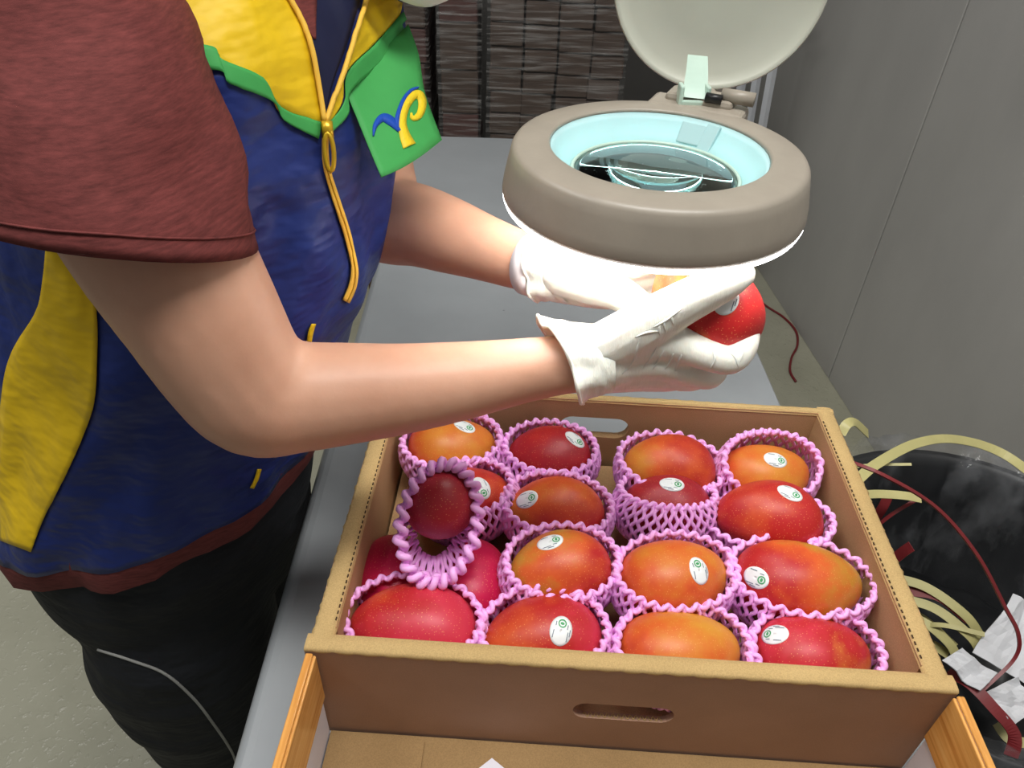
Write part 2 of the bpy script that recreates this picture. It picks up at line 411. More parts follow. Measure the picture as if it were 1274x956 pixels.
# ------------------------------------------------------------------ far carton stacks wrapped in film
def carton_mesh(w, d, h, name='carton'):
    mb = MB(); mb.box((0, 0, h / 2), (w, d, h)); me = mb.mesh(name, False)
    b = bmesh.new(); b.from_mesh(me); bmesh.ops.bevel(b, geom=b.edges[:], offset=0.003, segments=1, affect='EDGES'); b.to_mesh(me); b.free(); return me
def carton_stack(x0, x1, y0, depth, cols, rows, rh, mats, label, zb=0.12, slope=0.0):
    root = empty('carton_stack', ((x0 + x1) / 2, y0 + depth / 2, 0)); tag(root, label, 'cartons')
    cw = (x1 - x0) / cols
    pl = MB()
    for k in range(3): pl.box(((k - 1) * (x1 - x0) * 0.42, 0, 0.045), (0.07, depth, 0.09))
    pl.box((0, 0, 0.105), (x1 - x0, depth, 0.03)); pl.build('pallet', M['pallet'], root, False)
    mes = []
    for mt in mats:
        me = carton_mesh(cw - 0.004, depth, rh - 0.004); me.materials.append(M[mt]); mes.append(me)
    for r in range(rows):
        for c in range(cols):
            o = bpy.data.objects.new('carton', random.choice(mes)); COL.objects.link(o); o.parent = root
            o.location = (x0 - (x0 + x1) / 2 + cw * (c + 0.5) + random.uniform(-.003, .003), random.uniform(-.008, .004), zb + r * rh + slope * (cols - c))
            o.rotation_euler = (0, random.uniform(-0.015, 0.015), random.uniform(-0.02, 0.02))
    # wrinkled stretch film round the stack
    mb = MB(); H = zb + rows * rh + slope * cols; ring = []
    hw, hd = (x1 - x0) / 2 + 0.008, depth / 2 + 0.014
    per = []
    nseg = 22
    for i in range(nseg): per.append((-hw + 2 * hw * i / nseg, -hd))
    for i in range(8): per.append((hw, -hd + 2 * hd * i / 8))
    for i in range(nseg): per.append((hw - 2 * hw * i / nseg, hd))
    for i in range(8): per.append((-hw, hd - 2 * hd * i / 8))
    rws = []
    nz = 60
    for k in range(nz + 1):
        z = 0.1 + (H - 0.1) * k / nz; row = []
        for (x, y) in per:
            q = noise.noise(Vector((x * 5 + x0, y * 5, z * 34))) * 0.006
            s = 1 + q / hd; row.append(Vector((x * (1 + q / hw * 0.6), y * s, z + noise.noise(Vector((x * 4, 3.3, z * 3))) * 0.012)))
        rws.append(row)
    mb.grid(rws, True); mb.build('stretch_film', M['wrap'], root)
    return root
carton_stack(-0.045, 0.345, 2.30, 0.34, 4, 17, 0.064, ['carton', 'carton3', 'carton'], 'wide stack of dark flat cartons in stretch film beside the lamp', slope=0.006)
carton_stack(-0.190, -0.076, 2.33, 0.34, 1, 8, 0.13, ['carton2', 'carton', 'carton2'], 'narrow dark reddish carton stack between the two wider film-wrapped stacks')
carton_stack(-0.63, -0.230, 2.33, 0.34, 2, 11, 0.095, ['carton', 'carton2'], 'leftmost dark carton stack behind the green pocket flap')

# white slatted rack leaning at the wall, behind the lamp
rk = empty('slatted_rack', (0.94, 2.5, 0)); tag(rk, 'white slatted metal rack behind the lamp by the grey wall', 'rack')
fx, fy = onz(942, 345, 0).xy
def rack_pt(px, py, y):
    r_ = ray(px, py); return CAM + r_ * ((y - CAM.y) / r_.y)
RP = []
for px0, py0, px1, py1, y in ((968, 150, 975, 60, 2.46), (948, 160, 956, 60, 2.50), (927, 150, 937, 60, 2.54)):
    a, c = rack_pt(px0, py0, y), rack_pt(px1, py1, y)
    d = (c - a) / (c.z - a.z)
    p0 = a + d * (0.0 - a.z); p0.x = a.x - 0.012; p0.z = 0.0; p1 = a + d * (1.02 - a.z)
    RP.append((Vector(p0), Vector(p1)))
    L = [Vector(p0) - rk.location, Vector(p1) - rk.location]
    MB().tube(L, 0.0145, 4, flat=0.35, ref=(0, -1, 0)).build('upright', M['white_metal'], rk, False)
for t in (0.96, 0.5):
    A_, B_ = RP[0][0].lerp(RP[0][1], t) - rk.location, RP[2][0].lerp(RP[2][1], t) - rk.location
    e_ = (B_ - A_).normalized() * .012; of = Vector((0.02, 0.02, 0))
    MB().tube([A_ - e_ + of * .6, B_ + e_ + of * .6], 0.012, 4).build('cross_rail', M['white_metal'], rk, False)

# red cord lying on the floor along the wall
pts = [onz(x, y, 0.004) for x, y in ((940, 370), (955, 382), (975, 395), (990, 412), (992, 430), (985, 445), (983, 462), (990, 475))]
s = MB().tube([Vector(p) for p in spline([tuple(p) for p in pts], 6)], 0.004, 6).build('floor_cord', M['strap_r'], None)
tag(s, 'thin red cord lying on the floor beside the grey wall', 'cord')

# ------------------------------------------------------------------ bin with clear liner and strap waste
BC = Vector((0.70, 0.655, 0)); BR, BZ = 0.262, 0.575
bn = empty('waste_bin', (BC.x, BC.y, 0)); tag(bn, 'black round waste bin with clear plastic liner beside the table', 'bin')
prof = [(0.0, 0.02), (BR * 0.80, 0.02), (BR - 0.006, BZ - 0.02), (BR, BZ), (BR + 0.012, BZ), (BR + 0.012, BZ - 0.02), (BR * 0.84, 0.0), (0.0, 0.0)]
MB().lathe(prof, 56).build('bin_body', M['bin'], bn)
mb = MB(); rows = []
for k, (rr, z) in enumerate([(BR * 0.70, 0.10), (BR * 0.80, 0.25), (BR * 0.86, 0.40), (BR * 0.93, 0.50), (BR - 0.014, BZ - 0.03), (BR - 0.006, BZ + 0.014), (BR + 0.020, BZ + 0.018), (BR + 0.026, BZ - 0.02), (BR + 0.022, BZ - 0.08), (BR + 0.012, BZ - 0.17)]):
    row = []
    for j in range(200):
        a = 2 * pi * j / 200
        amp = 0.010 if k in (4, 5, 6, 7) else 0.02
        q = noise.noise(Vector((cos(a) * 4, sin(a) * 4, k * 0.55))) * amp + noise.noise(Vector((cos(a) * 11, sin(a) * 11, k * 0.3))) * 0.012
        rg = (1 - abs(noise.noise(Vector((cos(a) * 7 + k * .5, sin(a) * 7, k * .35))))) ** 4 * 0.022 if k < 9 else 0
        q = q - rg if k < 5 else q + rg * .4
        if k in (5, 6): q = abs(q) * 0.8
        if k < 5: q = -abs(q) - 0.001
        if k > 6: q = abs(q)
        row.append(Vector(((rr + q) * cos(a), (rr + q) * sin(a), z + noise.noise(Vector((cos(a) * 6, sin(a) * 6, 9 + k * .2))) * 0.012 + (0.010 * abs(noise.noise(Vector((cos(a) * 9, sin(a) * 9, 4)))) if k in (5, 6) else 0))))
    rows.append(row)
mb.grid(rows, True); mb.build('bin_liner', M['liner'], bn)
rows = []
for k in range(15):
    rr = .004 + .196 * k / 14
    rows.append([Vector((rr * cos(2 * pi * j / 60), rr * sin(2 * pi * j / 60), .385 - .03 * (k / 14) ** 4 + .05 * noise.noise(Vector((rr * cos(2 * pi * j / 60) * 9, rr * sin(2 * pi * j / 60) * 9, 1.7))) + .012 * noise.noise(Vector((rr * cos(2 * pi * j / 60) * 30, rr * sin(2 * pi * j / 60) * 30, 4.7))))) for j in range(60)])
MB().grid(rows, True).build('bagged_waste', M['bin'], bn)

def ribbon(px_pts, width, thick, mat, name, label, cat, group=None, twist=0.0):
    P = [P3(*p) for p in px_pts]; S = [Vector(p) for p in spline([tuple(p) for p in P], 10)]
    mb = MB(); k = len(S); v = []
    for i, p in enumerate(S):
        t = (S[min(i + 1, k - 1)] - S[max(i - 1, 0)]).normalized()
        up = ((CAM - p).normalized() + Vector((0.25, 0.2, 0.35))).normalized()
        side = t.cross(up).normalized(); nn = side.cross(t)
        for a, b_ in ((-1, -1), (1, -1), (1, 1), (-1, 1)): v.append(p + side * (a * width / 2) + nn * (b_ * thick / 2))
    f = []
    for i in range(k - 1):
        for j in range(4): f.append((i * 4 + j, i * 4 + (j + 1) % 4, (i + 1) * 4 + (j + 1) % 4, (i + 1) * 4 + j))
    f += [(0, 1, 2, 3), ((k - 1) * 4 + 3, (k - 1) * 4 + 2, (k - 1) * 4 + 1, (k - 1) * 4)]
    mb.add(v, f); o = mb.build(name, mat, None, False); tag(o, label, cat, group); return o
G1 = 'cut packing straps in the bin'
ribbon([(1062, 602, 1.00), (1090, 578, 1.03), (1140, 552, 1.08), (1190, 547, 1.12), (1250, 566, 1.13), (1320, 620, 1.06)], 0.014, 0.0012, M['strap_y'], 'packing_strap', 'long yellow packing strap arching over the bin rim', 'strap', G1)
ribbon([(1066, 616, 1.02), (1095, 615, 1.03), (1125, 617, 1.03), (1146, 621, 1.03)], 0.012, 0.0012, M['strap_y'], 'packing_strap', 'short yellow strap end poking level out of the bin', 'strap', G1)
ribbon([(1050, 585, 1.06), (1080, 579, 1.06), (1134, 578, 1.05)], 0.004, 0.001, M['strap_y'], 'packing_strap', 'thinnest pale strap sliver above the other bin straps', 'strap', G1)
ribbon([(1046, 540, 1.10), (1054, 528, 1.10), (1064, 526, 1.11), (1080, 540, 1.14)], 0.014, 0.0012, M['strap_y'], 'packing_strap', 'small yellow strap loop at the box rear corner', 'strap', G1)
ribbon([(1050, 572, 0.98), (1100, 592, 0.96), (1165, 632, 0.98), (1215, 690, 0.99), (1250, 755, 1.0), (1267, 790, 1.0), (1262, 820, 1.01), (1222, 860, 1.01)], 0.0045, 0.003, M['strap_r'], 'red_string', 'long dark red cord curving across the bin', 'cord')
ribbon([(1085, 660, 1.08), (1110, 640, 1.06), (1140, 622, 1.05)], 0.005, 0.001, M['strap_r'], 'red_strap', 'thin red strap below the level yellow strap end', 'strap', G1)
ribbon([(1086, 650, 1.10), (1098, 632, 1.08), (1106, 615, 1.07)], 0.013, 0.0012, M['strap_r'], 'red_strap', 'wide red strap piece deep in the bin behind the box', 'strap', G1)
ribbon([(1110, 698, 1.06), (1125, 686, 1.04), (1134, 680, 1.03)], 0.014, 0.0012, M['strap_r'], 'red_strap', 'short red strap stub lower in the bin', 'strap', G1)
for i, (ya, ca) in enumerate((('strap_y', [(1095, 716, .98), (1150, 730, .96), (1200, 765, .94), (1222, 795, .94)]),
                              ('strap_y', [(1105, 742, .97), (1160, 756, .95), (1205, 790, .93), (1220, 812, .93)]),
                              ('strap_r', [(1110, 735, .975), (1165, 742, .955), (1205, 772, .94)]),
                              ('strap_y', [(1118, 765, .97), (1150, 775, .95), (1180, 800, .94), (1192, 822, .94)]),
                              ('strap_y', [(1128, 782, .97), (1170, 778, .94), (1225, 790, .92)]),
                              ('strap_y', [(1120, 790, .98), (1155, 800, .96), (1180, 815, .95)]),
                              ('strap_y', [(1110, 752, .99), (1150, 772, .97), (1188, 806, .95)]))):
    lab = ['uppermost yellow strap of the coil beside the box', 'second yellow strap down in the coil beside the box', 'red strap between yellow straps beside the box', 'inner yellow strap bending down by the white scraps',
           'thin olive strap crossing over the coil to the right', 'lowest yellow strap of the coil beside the box', 'yellow strap tucked under the middle of the coil'][i]
    ca = [(a, b_, d * 1.15) for a, b_, d in ca]
    ribbon(ca, 0.007 if i == 4 else 0.014, 0.0012, M[ya], 'packing_strap', lab, 'strap', G1)
ribbon([(1178, 838, 1.04), (1205, 850, 1.01), (1235, 880, .99), (1262, 915, .98), (1255, 950, .98)], 0.016, 0.0012, M['strap_r'], 'red_strap', 'broad red band bent down past the wood-print panel', 'strap', G1)
ribbon([(1240, 900, 1.03), (1255, 920, 1.02), (1275, 925, 1.01)], 0.014, 0.0012, M['strap_y'], 'packing_strap', 'yellow strap bit at the photo corner below the papers', 'strap', G1)

def scrap(px, name, label, cat, thick=0.0015, mat='paper', seed=0):
    P = [P3(a, b_, d * 1.13) for a, b_, d in px]; n = 8; rows = []
    nn = (P[1] - P[0]).cross(P[3] - P[0]).normalized()
    for i in range(n + 1):
        row = []
        for j in range(n + 1):
            s, t = i / n, j / n
            q = P[0].lerp(P[1], s).lerp(P[3].lerp(P[2], s), t)
            row.append(q + nn * (noise.noise(Vector((s * 2.2 + seed, t * 2.2, seed))) * 0.012 + noise.noise(Vector((s * 7 + seed, t * 7, seed))) * 0.002))
        rows.append(row)
    mb = MB(); mb.grid(rows); o = mb.build(name, M[mat], None, False)
    sm = o.modifiers.new('thick', 'SOLIDIFY'); sm.thickness = thick
    tag(o, label, cat); return o
scrap([(1172, 822, .90), (1198, 806, .91), (1240, 838, .90), (1218, 860, .88)], 'paper_scrap', 'small white card scrap nearest the box corner', 'paper', seed=1)
scrap([(1210, 812, .93), (1262, 738, .96), (1290, 760, .95), (1275, 850, .91)], 'plastic_sheet', 'crumpled pale plastic sheet above the card scraps', 'plastic sheet', seed=4)
scrap([(1225, 862, .89), (1266, 842, .90), (1292, 880, .89), (1258, 905, .87)], 'paper_scrap', 'white paper scrap with dark specks at the right edge', 'paper', seed=8)

# ------------------------------------------------------------------ mango box
BYAW = -0.0519; BO = Vector((-0.1454, 0.3474)); BW, BD, BH, BT = 0.514, 0.341, 0.130, 0.014
def loopholed(w, h, t, hole=None, n=10):
    """upright panel in local XZ (origin at its bottom left front), thickness along +Y, optional slot"""
    bm = bmesh.new()
    def ring(pts):
        vs_ = [bm.verts.new((x, 0, z)) for x, z in pts]
        return [bm.edges.new((vs_[i], vs_[(i + 1) % len(vs_)])) for i in range(len(vs_))]
    e = ring([(0, 0), (w, 0), (w, h), (0, h)])
    if hole:
        cx, cz, hw, hh = hole; pts = []
        for k in range(n + 1):
            a = -pi / 2 + pi * k / n; pts.append((cx + hw - hh + hh * cos(a), cz + hh * sin(a)))
        for k in range(n + 1):
            a = pi / 2 + pi * k / n; pts.append((cx - hw + hh + hh * cos(a), cz + hh * sin(a)))
        e += ring(pts)
    bmesh.ops.triangle_fill(bm, use_beauty=True, edges=e)
    r_ = bmesh.ops.extrude_face_region(bm, geom=bm.faces[:])
    bmesh.ops.translate(bm, verts=[g for g in r_['geom'] if isinstance(g, bmesh.types.BMVert)], vec=(0, t, 0))
    bmesh.ops.recalc_face_normals(bm, faces=bm.faces)
    me = bpy.data.meshes.new('panel'); bm.to_mesh(me); bm.free(); return me
box = empty('mango_box', (BO.x, BO.y, TZ), BYAW); tag(box, 'open brown cardboard box full of mangoes on the table', 'box')
ZB = 0.001
o = link('front_wall', loopholed(BW + 0.006, BH - ZB, 0.006, (0.264, 0.064, 0.043, 0.0118)), M['kraft_red'], box); o.location = (-0.003, -0.006, ZB)
o = link('front_inner_wall', loopholed(BW, BH - ZB - 0.001, 0.0090, (0.261, 0.064, 0.046, 0.014)), M['kraft'], box); o.location = (0, 0.001, ZB)
o = link('back_wall', loopholed(BW, BH - ZB, BT * 0.7, (0.245, 0.088, 0.041, 0.015)), M['kraft'], box); o.location = (0, BD - BT * 0.7, ZB)
for nm, x in (('left_wall', 0.0), ('right_wall', BW - 0.018)):
    o = link(nm, loopholed(BD - BT * 1.7 - 0.002, BH - ZB, 0.018), M['kraft'], box); o.rotation_euler = (0, 0, pi / 2); o.location = (x + 0.018, BT + 0.002, ZB)
MB().box((BW / 2, BD / 2, 0.003), (BW - 0.04, BD - 0.03, 0.004)).build('bottom_panel', M['kraft'], box, False)
MB().box((BW / 2, BD / 2, 0.020), (BW - 0.042, BD - 0.034, 0.028)).build('base_pad', M['kraft'], box, False)
# rolled-over rims: pale crushed board with a wavy outer edge
def rim(a, c, wd, name, side):
    a, c = Vector(a), Vector(c); L = (c - a).length; d = (c - a) / L; s_ = Vector((-d.y, d.x, 0)) * side; n = 90; rows = []
    for i in range(n + 1):
        p = a + d * (L * i / n); wv = (0.0009 * sin(i * 1.9) + 0.0012 * noise.noise(p * 60)) * (.25 if 'front' in name else 1) * (1 if 0 < i < n else 0)
        rows.append([p + s_ * (0.0006 + wv) + Vector((0, 0, -0.004)), p + s_ * (wv), p + s_ * 0.002 + Vector((0, 0, 0.0016)), p + s_ * (wd * 0.5) + Vector((0, 0, 0.0021 + 0.0004 * noise.noise(p * 40))), p + s_ * (wd - 0.002) + Vector((0, 0, 0.0014)), p + s_ * wd + Vector((0, 0, -0.003))])
    mb = MB(); mb.grid(rows); return mb.build(name, M['kraft_rim'], box)
rim((-.003, -.0065, BH), (BW + .003, -.0065, BH), 0.0165, 'front_rim', 1)
rim((0, 0.002, BH), (0, BD, BH), 0.0185, 'left_rim', -1)
rim((BW, 0.002, BH), (BW, BD, BH), 0.0185, 'right_rim', 1)
rim((0, BD, BH), (BW, BD, BH), BT * 0.7 + .0005, 'back_rim', -1)
def dashes(a, c, name, step=0.0062):
    a, c = Vector(a), Vector(c); L = (c - a).length; d = (c - a) / L; mb = MB(); R_ = Matrix.Rotation(atan2(d.y, d.x), 3, 'Z')
    for i in range(int(L / step)):
        mb.box(a + d * ((i + .5) * step), (step * 0.5, 0.0011, 0.0008), R_)
    o = mb.build(name, M['dash'], box, False); o['kind'] = 'stuff'; return o
dashes((0.0165, 0.02, BH + 0.0017), (0.0165, BD - 0.02, BH + 0.0017), 'left_perforation')
dashes((BW - 0.0165, 0.02, BH + 0.0017), (BW - 0.0165, BD - 0.02, BH + 0.0017), 'right_perforation')
mb = MB()   # exposed corrugation in the hand hole
mb.tube([(0.262 - 0.034 + 0.0009 * i, -0.003 + 0.0021 * sin(i * 1.15), 0.0537) for i in range(76)], 0.0005, 5); mb.build('corrugation', M['kraft_rim'], box)

# ------------------------------------------------------------------ empty upturned lid in front: kraft floor, half wood-print side panels
ld = empty('box_lid', (BO.x, BO.y, TZ), BYAW); tag(ld, 'empty open box lid in front with wood-print side panels', 'box lid')
LY0, LY1 = -0.33, -0.008; HY = (LY0 + LY1) / 2; HL = LY1 - LY0
MB().box((BW / 2 + 0.003, HY, 0.003), (BW - 0.004, HL, 0.004)).build('lid_panel', M['kraft_lid'], ld, False)
MB().box((0.045 + .003, HY - 0.0, 0.0062), (0.085, HL - 0.01, 0.002)).build('dust_flap', M['kraft_lid'], ld, False)
for sx, x in ((-1, 0.000), (1, BW + 0.006)):
    MB().box((x - sx * 0.002, HY, 0.064), (0.004, HL, 0.124)).build('side_panel', M['white_card'], ld, False, 0.001)
    MB().box((x - sx * 0.0055, HY, 0.064 + 0.031), (0.003, HL, 0.062)).build('wood_print_flap', M['wood_print'], ld, False, 0.0012)
    MB().box((x - sx * 0.0018, HY, 0.1275), (0.0062, HL, 0.003)).build('folded_edge', M['wood_print'], ld, False, 0.0012)
MB().box((BW / 2 + .003, LY0 - 0.002, 0.064), (BW, 0.004, 0.124)).build('end_panel', M['kraft_lid'], ld, False)
p = onz(612, 944, TZ + 0.0085)
mb = MB(); mb.add([p + Vector(q) for q in ((0, 0, 0), (-0.045, -0.036, 0), (0.0, -0.08, 0.0), (0.046, -0.036, 0), (0, 0, .0008), (-0.045, -0.036, .0008), (0.0, -0.08, 0.0008), (0.046, -0.036, .0008))], [(0, 1, 2, 3), (4, 5, 6, 7), (0, 1, 5, 4), (1, 2, 6, 5), (2, 3, 7, 6), (3, 0, 4, 7)])
o = mb.build('paper_card', M['white_card'], None, False); tag(o, 'white paper card lying in the empty box lid', 'paper')

# ------------------------------------------------------------------ mangoes, stickers, foam nets
def mango_mesh(L, W, H, bend=0.005, seed=0.0):
    nt_, na = 26, 36; rows = []
    for i in range(nt_ + 1):
        t = pi * i / nt_; t = min(max(t, 0.03), pi - 0.03); cx = -cos(t)
        r_ = sin(t) ** 0.88 * (1 - 0.13 * cx - 0.05 * cx * cx)
        row = []
        for j in range(na):
            a = 2 * pi * j / na; q = Vector((cx * L / 2, r_ * cos(a) * W / 2, r_ * sin(a) * H / 2))
            lump = 1 + 0.025 * noise.noise(Vector((q.x * 22 + seed * 5, q.y * 22, q.z * 22 + seed)))
            q.y += bend * (cx * cx - 0.4) * 1.0
            row.append(q * lump)
        rows.append(row)
    mb = MB(); mb.grid(rows, True)
    mb.f += [tuple(range(na)), tuple(range(nt_ * na, (nt_ + 1) * na))]; mb.mi += [0, 0]
    return mb.mesh('mango')
def sticker(o, px, rot=0.0, sc=1.0):
    """oval fruit sticker laid on the skin where the ray through px meets it"""
    bpy.context.view_layer.update()
    mw = o.matrix_world.copy(); tree = bvh_of(o.data, mw)
    h, nn, _, _ = tree.ray_cast(CAM, ray(*px).normalized())
    if h is None: print('sticker miss', o.name, px); return
    inv = mw.inverted()
    r_ = (RT - nn * RT.dot(nn)).normalized(); u_ = nn.cross(r_)
    e1 = r_ * cos(rot) + u_ * sin(rot); e2 = nn.cross(e1)
    def on(x, y, off):
        src = h + e1 * x * sc + e2 * y * sc + nn * 0.03
        q, qn, _, _ = tree.ray_cast(src, -nn)
        if q is None: q = h + e1 * x * sc + e2 * y * sc
        return inv @ (q + nn * off)
    A_, B_ = 0.0128, 0.0098
    def disc(r0, r1, cx, cy, off, n=28, k=4, ax=1.0, ay=1.0):
        rows = [[on(cx + (r0 + (r1 - r0) * i / k) * cos(2 * pi * j / n) * ax, cy + (r0 + (r1 - r0) * i / k) * sin(2 * pi * j / n) * ay, off) for j in range(n)] for i in range(k + 1)]
        mb = MB(); mb.grid(rows, True); return mb
    st = disc(0.02, 1, 0, 0, 0.00045, 32, 5, A_, B_).build('sticker', M['sticker'], o)
    st.modifiers.new('thick', 'SOLIDIFY').thickness = 0.0004
    g = disc(0.0026, 0.0037, 0.0062, 0.0, 0.0008, 20, 1); g2 = disc(0.0001, 0.0017, 0.0062, 0.0, 0.0008, 10, 1, 0.7, 1.1)
    g.add(g2.v, g2.f); g.build('emblem', M['sticker_green'], st)
    mb = MB()
    for (x, y, l) in ((-0.004, 0.0062, .007), (-0.004, -0.0062, .008), (0.004, -0.0052, .004), (-0.0005, -0.0078, .006), (0.005, 0.0052, .004)):
        rows = [[on(x - l / 2 + l * i / 6, y + s * 0.00035, 0.0008) for i in range(7)] for s in (-1, 1)]
        mb.grid(rows)
    mb.build('print_lines', M['sticker_ink'], st)

def net(center, frame, A, B, CD, CU, th, label, per=0.018, nstr=54, tr=0.0021, th0=-1.0, shrink=0.9, flare=0.0, coil=0.0022, ctr=None, group='pink foam nets round the mangoes'):
    """foam sleeve: wavy strands that touch their neighbours in turn, joined by loops at the rim"""
    def S(phi, s, out=0.0, up=0.0):
        t1 = th(phi); t = th0 + (t1 - th0) * s
        rho = cos(t) if t < 0 else 1 - shrink * (1 - cos(t))
        z = (CD if t < 0 else CU) * sin(t)
        rho *= 1 + flare * max(0, s - 0.75) * 4
        q = Vector((A * rho * cos(phi), B * rho * sin(phi), z))
        nn = Vector((cos(phi) / A, sin(phi) / B, 0)).normalized()
        return q + nn * out + Vector((0, 0, up))
    mb = MB(); dphi = 2 * pi / nstr
    for j in range(0, nstr, 2):
        path = []
        for side in (0, 1):
            i = j + side; ph0 = i * dphi
            Lm = sum((S(ph0, (k + 1) / 12) - S(ph0, k / 12)).length for k in range(12))
            ncy = max(1.5, round(Lm / per) + 0.0); ns = int(ncy * 6)
            seg = []
            for k in range(ns + 1):
                s = k / ns; wv = cos(pi * 2 * (1 - s) * ncy) * (1 if side == 0 else -1) * 0.27 * dphi * -1
                seg.append(S(ph0 + wv * -1, s, 0.0004 * sin(k * 2.1 + i)))
            path += seg if side == 0 else list(reversed(seg))
            if side == 0:
                pm = ph0 + 0.5 * dphi; e = S(pm, 1.0, 0.0012, 0.0016); path.append(frame_noise(e, j))
        mb.tube([frame @ p for p in path], tr, 5, caps=False)
    n = nstr * 8; rr = []
    for k in range(n):
        ph = 2 * pi * k / n; a = ph * nstr / 2 * 1.0
        jt = 0.0010 * noise.noise(Vector((ph * 9, center.x * 50, 2)))
        rr.append(frame @ S(ph, 1.0, coil * cos(a) + 0.0004 + jt, coil * sin(a) - coil * 0.2 + jt))
    mb.tube(rr, ctr or tr * 1.15, 6, closed=True)
    o = mb.build('foam_net', M['foam'], None); o.location = center; tag(o, label, 'foam net', group); return o
def frame_noise(p, j): return p + Vector((0, 0, 0.0012 * noise.noise(Vector((j * 0.7, 1.3, 2.1)))))

RD, ORG, YEL, GRN = srgb(182, 38, 38), srgb(212, 92, 40), srgb(212, 146, 50), srgb(176, 156, 52)
DRD, PNK, MAG = srgb(160, 34, 44), srgb(206, 52, 72), srgb(190, 22, 70)
def rimf(t0, t1=0.0, p0=90.0): return lambda ph: radians(t0 + t1 * cos(ph - radians(p0)))
# px centre, z, yaw deg, tilt, L, W, H, colours, ybias, sticker (px, rot deg), net (t0, t1, p0), mango label, net label
MG = [
 ((563, 559), .842, 8, 0, .104, .080, .074, (RD, ORG, YEL), .12, ((578, 530), -20), (14, 6, 60), 'orange and yellow mango under the forearm in the far left corner', 'foam net round the far left corner mango'),
 ((684, 569), .838, 172, 0, .098, .078, .072, (DRD, RD, ORG), .0, ((716, 546), -35), (16, 4, 60), 'dark red mango in the back row before the hand slot', 'foam net in the back row before the hand slot'),
 ((832, 584), .842, 176, -4, .106, .084, .080, (RD, ORG, YEL), .03, None, (6, -4, -20), 'red-orange mango without sticker in the back row', 'foam net mostly hidden by the back row orange mango'),
 ((952, 592), .838, 4, 0, .104, .078, .074, (RD, ORG, YEL), .10, ((965, 572), -8), (48, 34, 88), 'orange mango under a hooded net in the far right corner', 'foam net hooded high over the far right corner mango'),
 ((580, 622), .838, 14, 0, .100, .078, .072, (DRD, RD, ORG), .0, ((599, 607), -65), (20, 6, 30), 'red mango mostly hidden behind the upturned net cup', 'foam net just behind the upturned net cup'),
 ((692, 638), .838, 172, 0, .106, .080, .076, (RD, ORG, YEL), .02, ((655, 621), -4), (12, 2, 80), 'red mango with sticker at its left end, second row', 'foam net in the second row beside the upturned net cup'),
 ((828, 632), .834, 178, 0, .100, .078, .072, (DRD, DRD, RD), .0, ((836, 602), -14), (22, 20, -90), 'dull dark red mango sunk behind a high net front', 'foam net with a high front wall in the box middle'),
 ((956, 645), .846, 170, 0, .112, .084, .080, (RD, RD, ORG), .02, ((983, 613), -32), (-10, 14, -40), 'bright red mango leaning on the orange one at the right', 'foam net low round the bright red mango by the right wall'),
 ((697, 710), .842, 188, 0, .104, .080, .076, (RD, ORG, GRN), .08, ((684, 674), 8), (14, 5, 120), 'orange mango with green left end and sticker on top', 'foam net round the green-ended mango, third row'),
 ((838, 722), .842, 12, 0, .110, .084, .082, (RD, ORG, YEL), .06, ((870, 710), 100), (10, -2, 90), 'plump orange-red mango with an upright sticker, box centre', 'foam net round the plump central orange mango'),
 ((992, 726), .844, -4, 0, .126, .088, .082, (RD, ORG, GRN), .02, ((940, 719), -28), (6, -3, 90), 'largest mango, orange with a green tip by the right wall', 'foam net round the largest green-tipped mango'),
 ((515, 784), .830, 174, 0, .122, .088, .084, (PNK, RD, ORG), -.06, None, (18, 4, 90), 'smooth red mango without sticker in the front left corner', 'foam net round the front left corner mango'),
 ((675, 798), .830, 186, 0, .112, .084, .080, (PNK, RD, ORG), .0, ((698, 785), 75), (18, 3, 90), 'dusky red mango with sticker second in the front row', 'foam net second from left in the front row'),
 ((845, 814), .830, 4, 0, .114, .084, .080, (RD, ORG, YEL), .12, None, (14, 4, 90), 'speckled orange mango without sticker in the front row', 'foam net round the speckled orange front row mango'),
 ((1010, 820), .830, 2, 0, .108, .082, .080, (PNK, RD, YEL), .04, ((963, 789), 150), (14, 5, 60), 'red-yellow mango in the front right corner', 'foam net round the front right corner mango'),
]
GM = 'mangoes in the box'
for i, (pc, z, yaw, tilt, L, W, H, cols, yb, stk, nt_, lab, nlab) in enumerate(MG):
    L, W, H = L * .95, W * .93, H * .95
    c = onz(pc[0], pc[1], z); o = link('mango', mango_mesh(L, W, H, 0.004, i * 1.3), mango_mat('mango_skin_%02d' % i, cols[0], cols[1], cols[2], i + 1.0, yb), None)
    o.location = c; o.rotation_euler = (0, radians(tilt), radians(yaw)); tag(o, lab, 'mango', GM)
    if stk: sticker(o, stk[0], radians(stk[1]))
    fr = Matrix.Rotation(radians(yaw), 3, 'Z'); dy = radians(yaw)
    t0, t1, p0 = nt_
    net(c, fr, L / 2 + 0.0095, W / 2 + 0.0078, c.z - (TZ + 0.036), H / 2 + 0.005, (lambda t0, t1, p0, dy: (lambda ph: radians(t0 + (12 if t0 < 30 else 0) + t1 * cos(ph + dy - radians(p0)))))(t0, t1, p0, dy), nlab, **(dict(shrink=.4) if t0 > 40 else {}))
# bare magenta mangoes in the gap at the left
for k, (pc, z, yaw, lab) in enumerate((((490, 722), .812, 100, 'bare deep pink mango against the left wall of the box'), ((588, 728), .812, 80, 'bare magenta mango under the upturned net cup'))):
    o = link('mango', mango_mesh(.100, .076, .074, 0.004, 40 + k), mango_mat('mango_skin_pink_%d' % k, MAG, MAG, PNK, 30 + k, -.1), None)
    o.location = onz(pc[0], pc[1], z); o.rotation_euler = (0, 0, radians(yaw)); tag(o, lab, 'mango', GM)
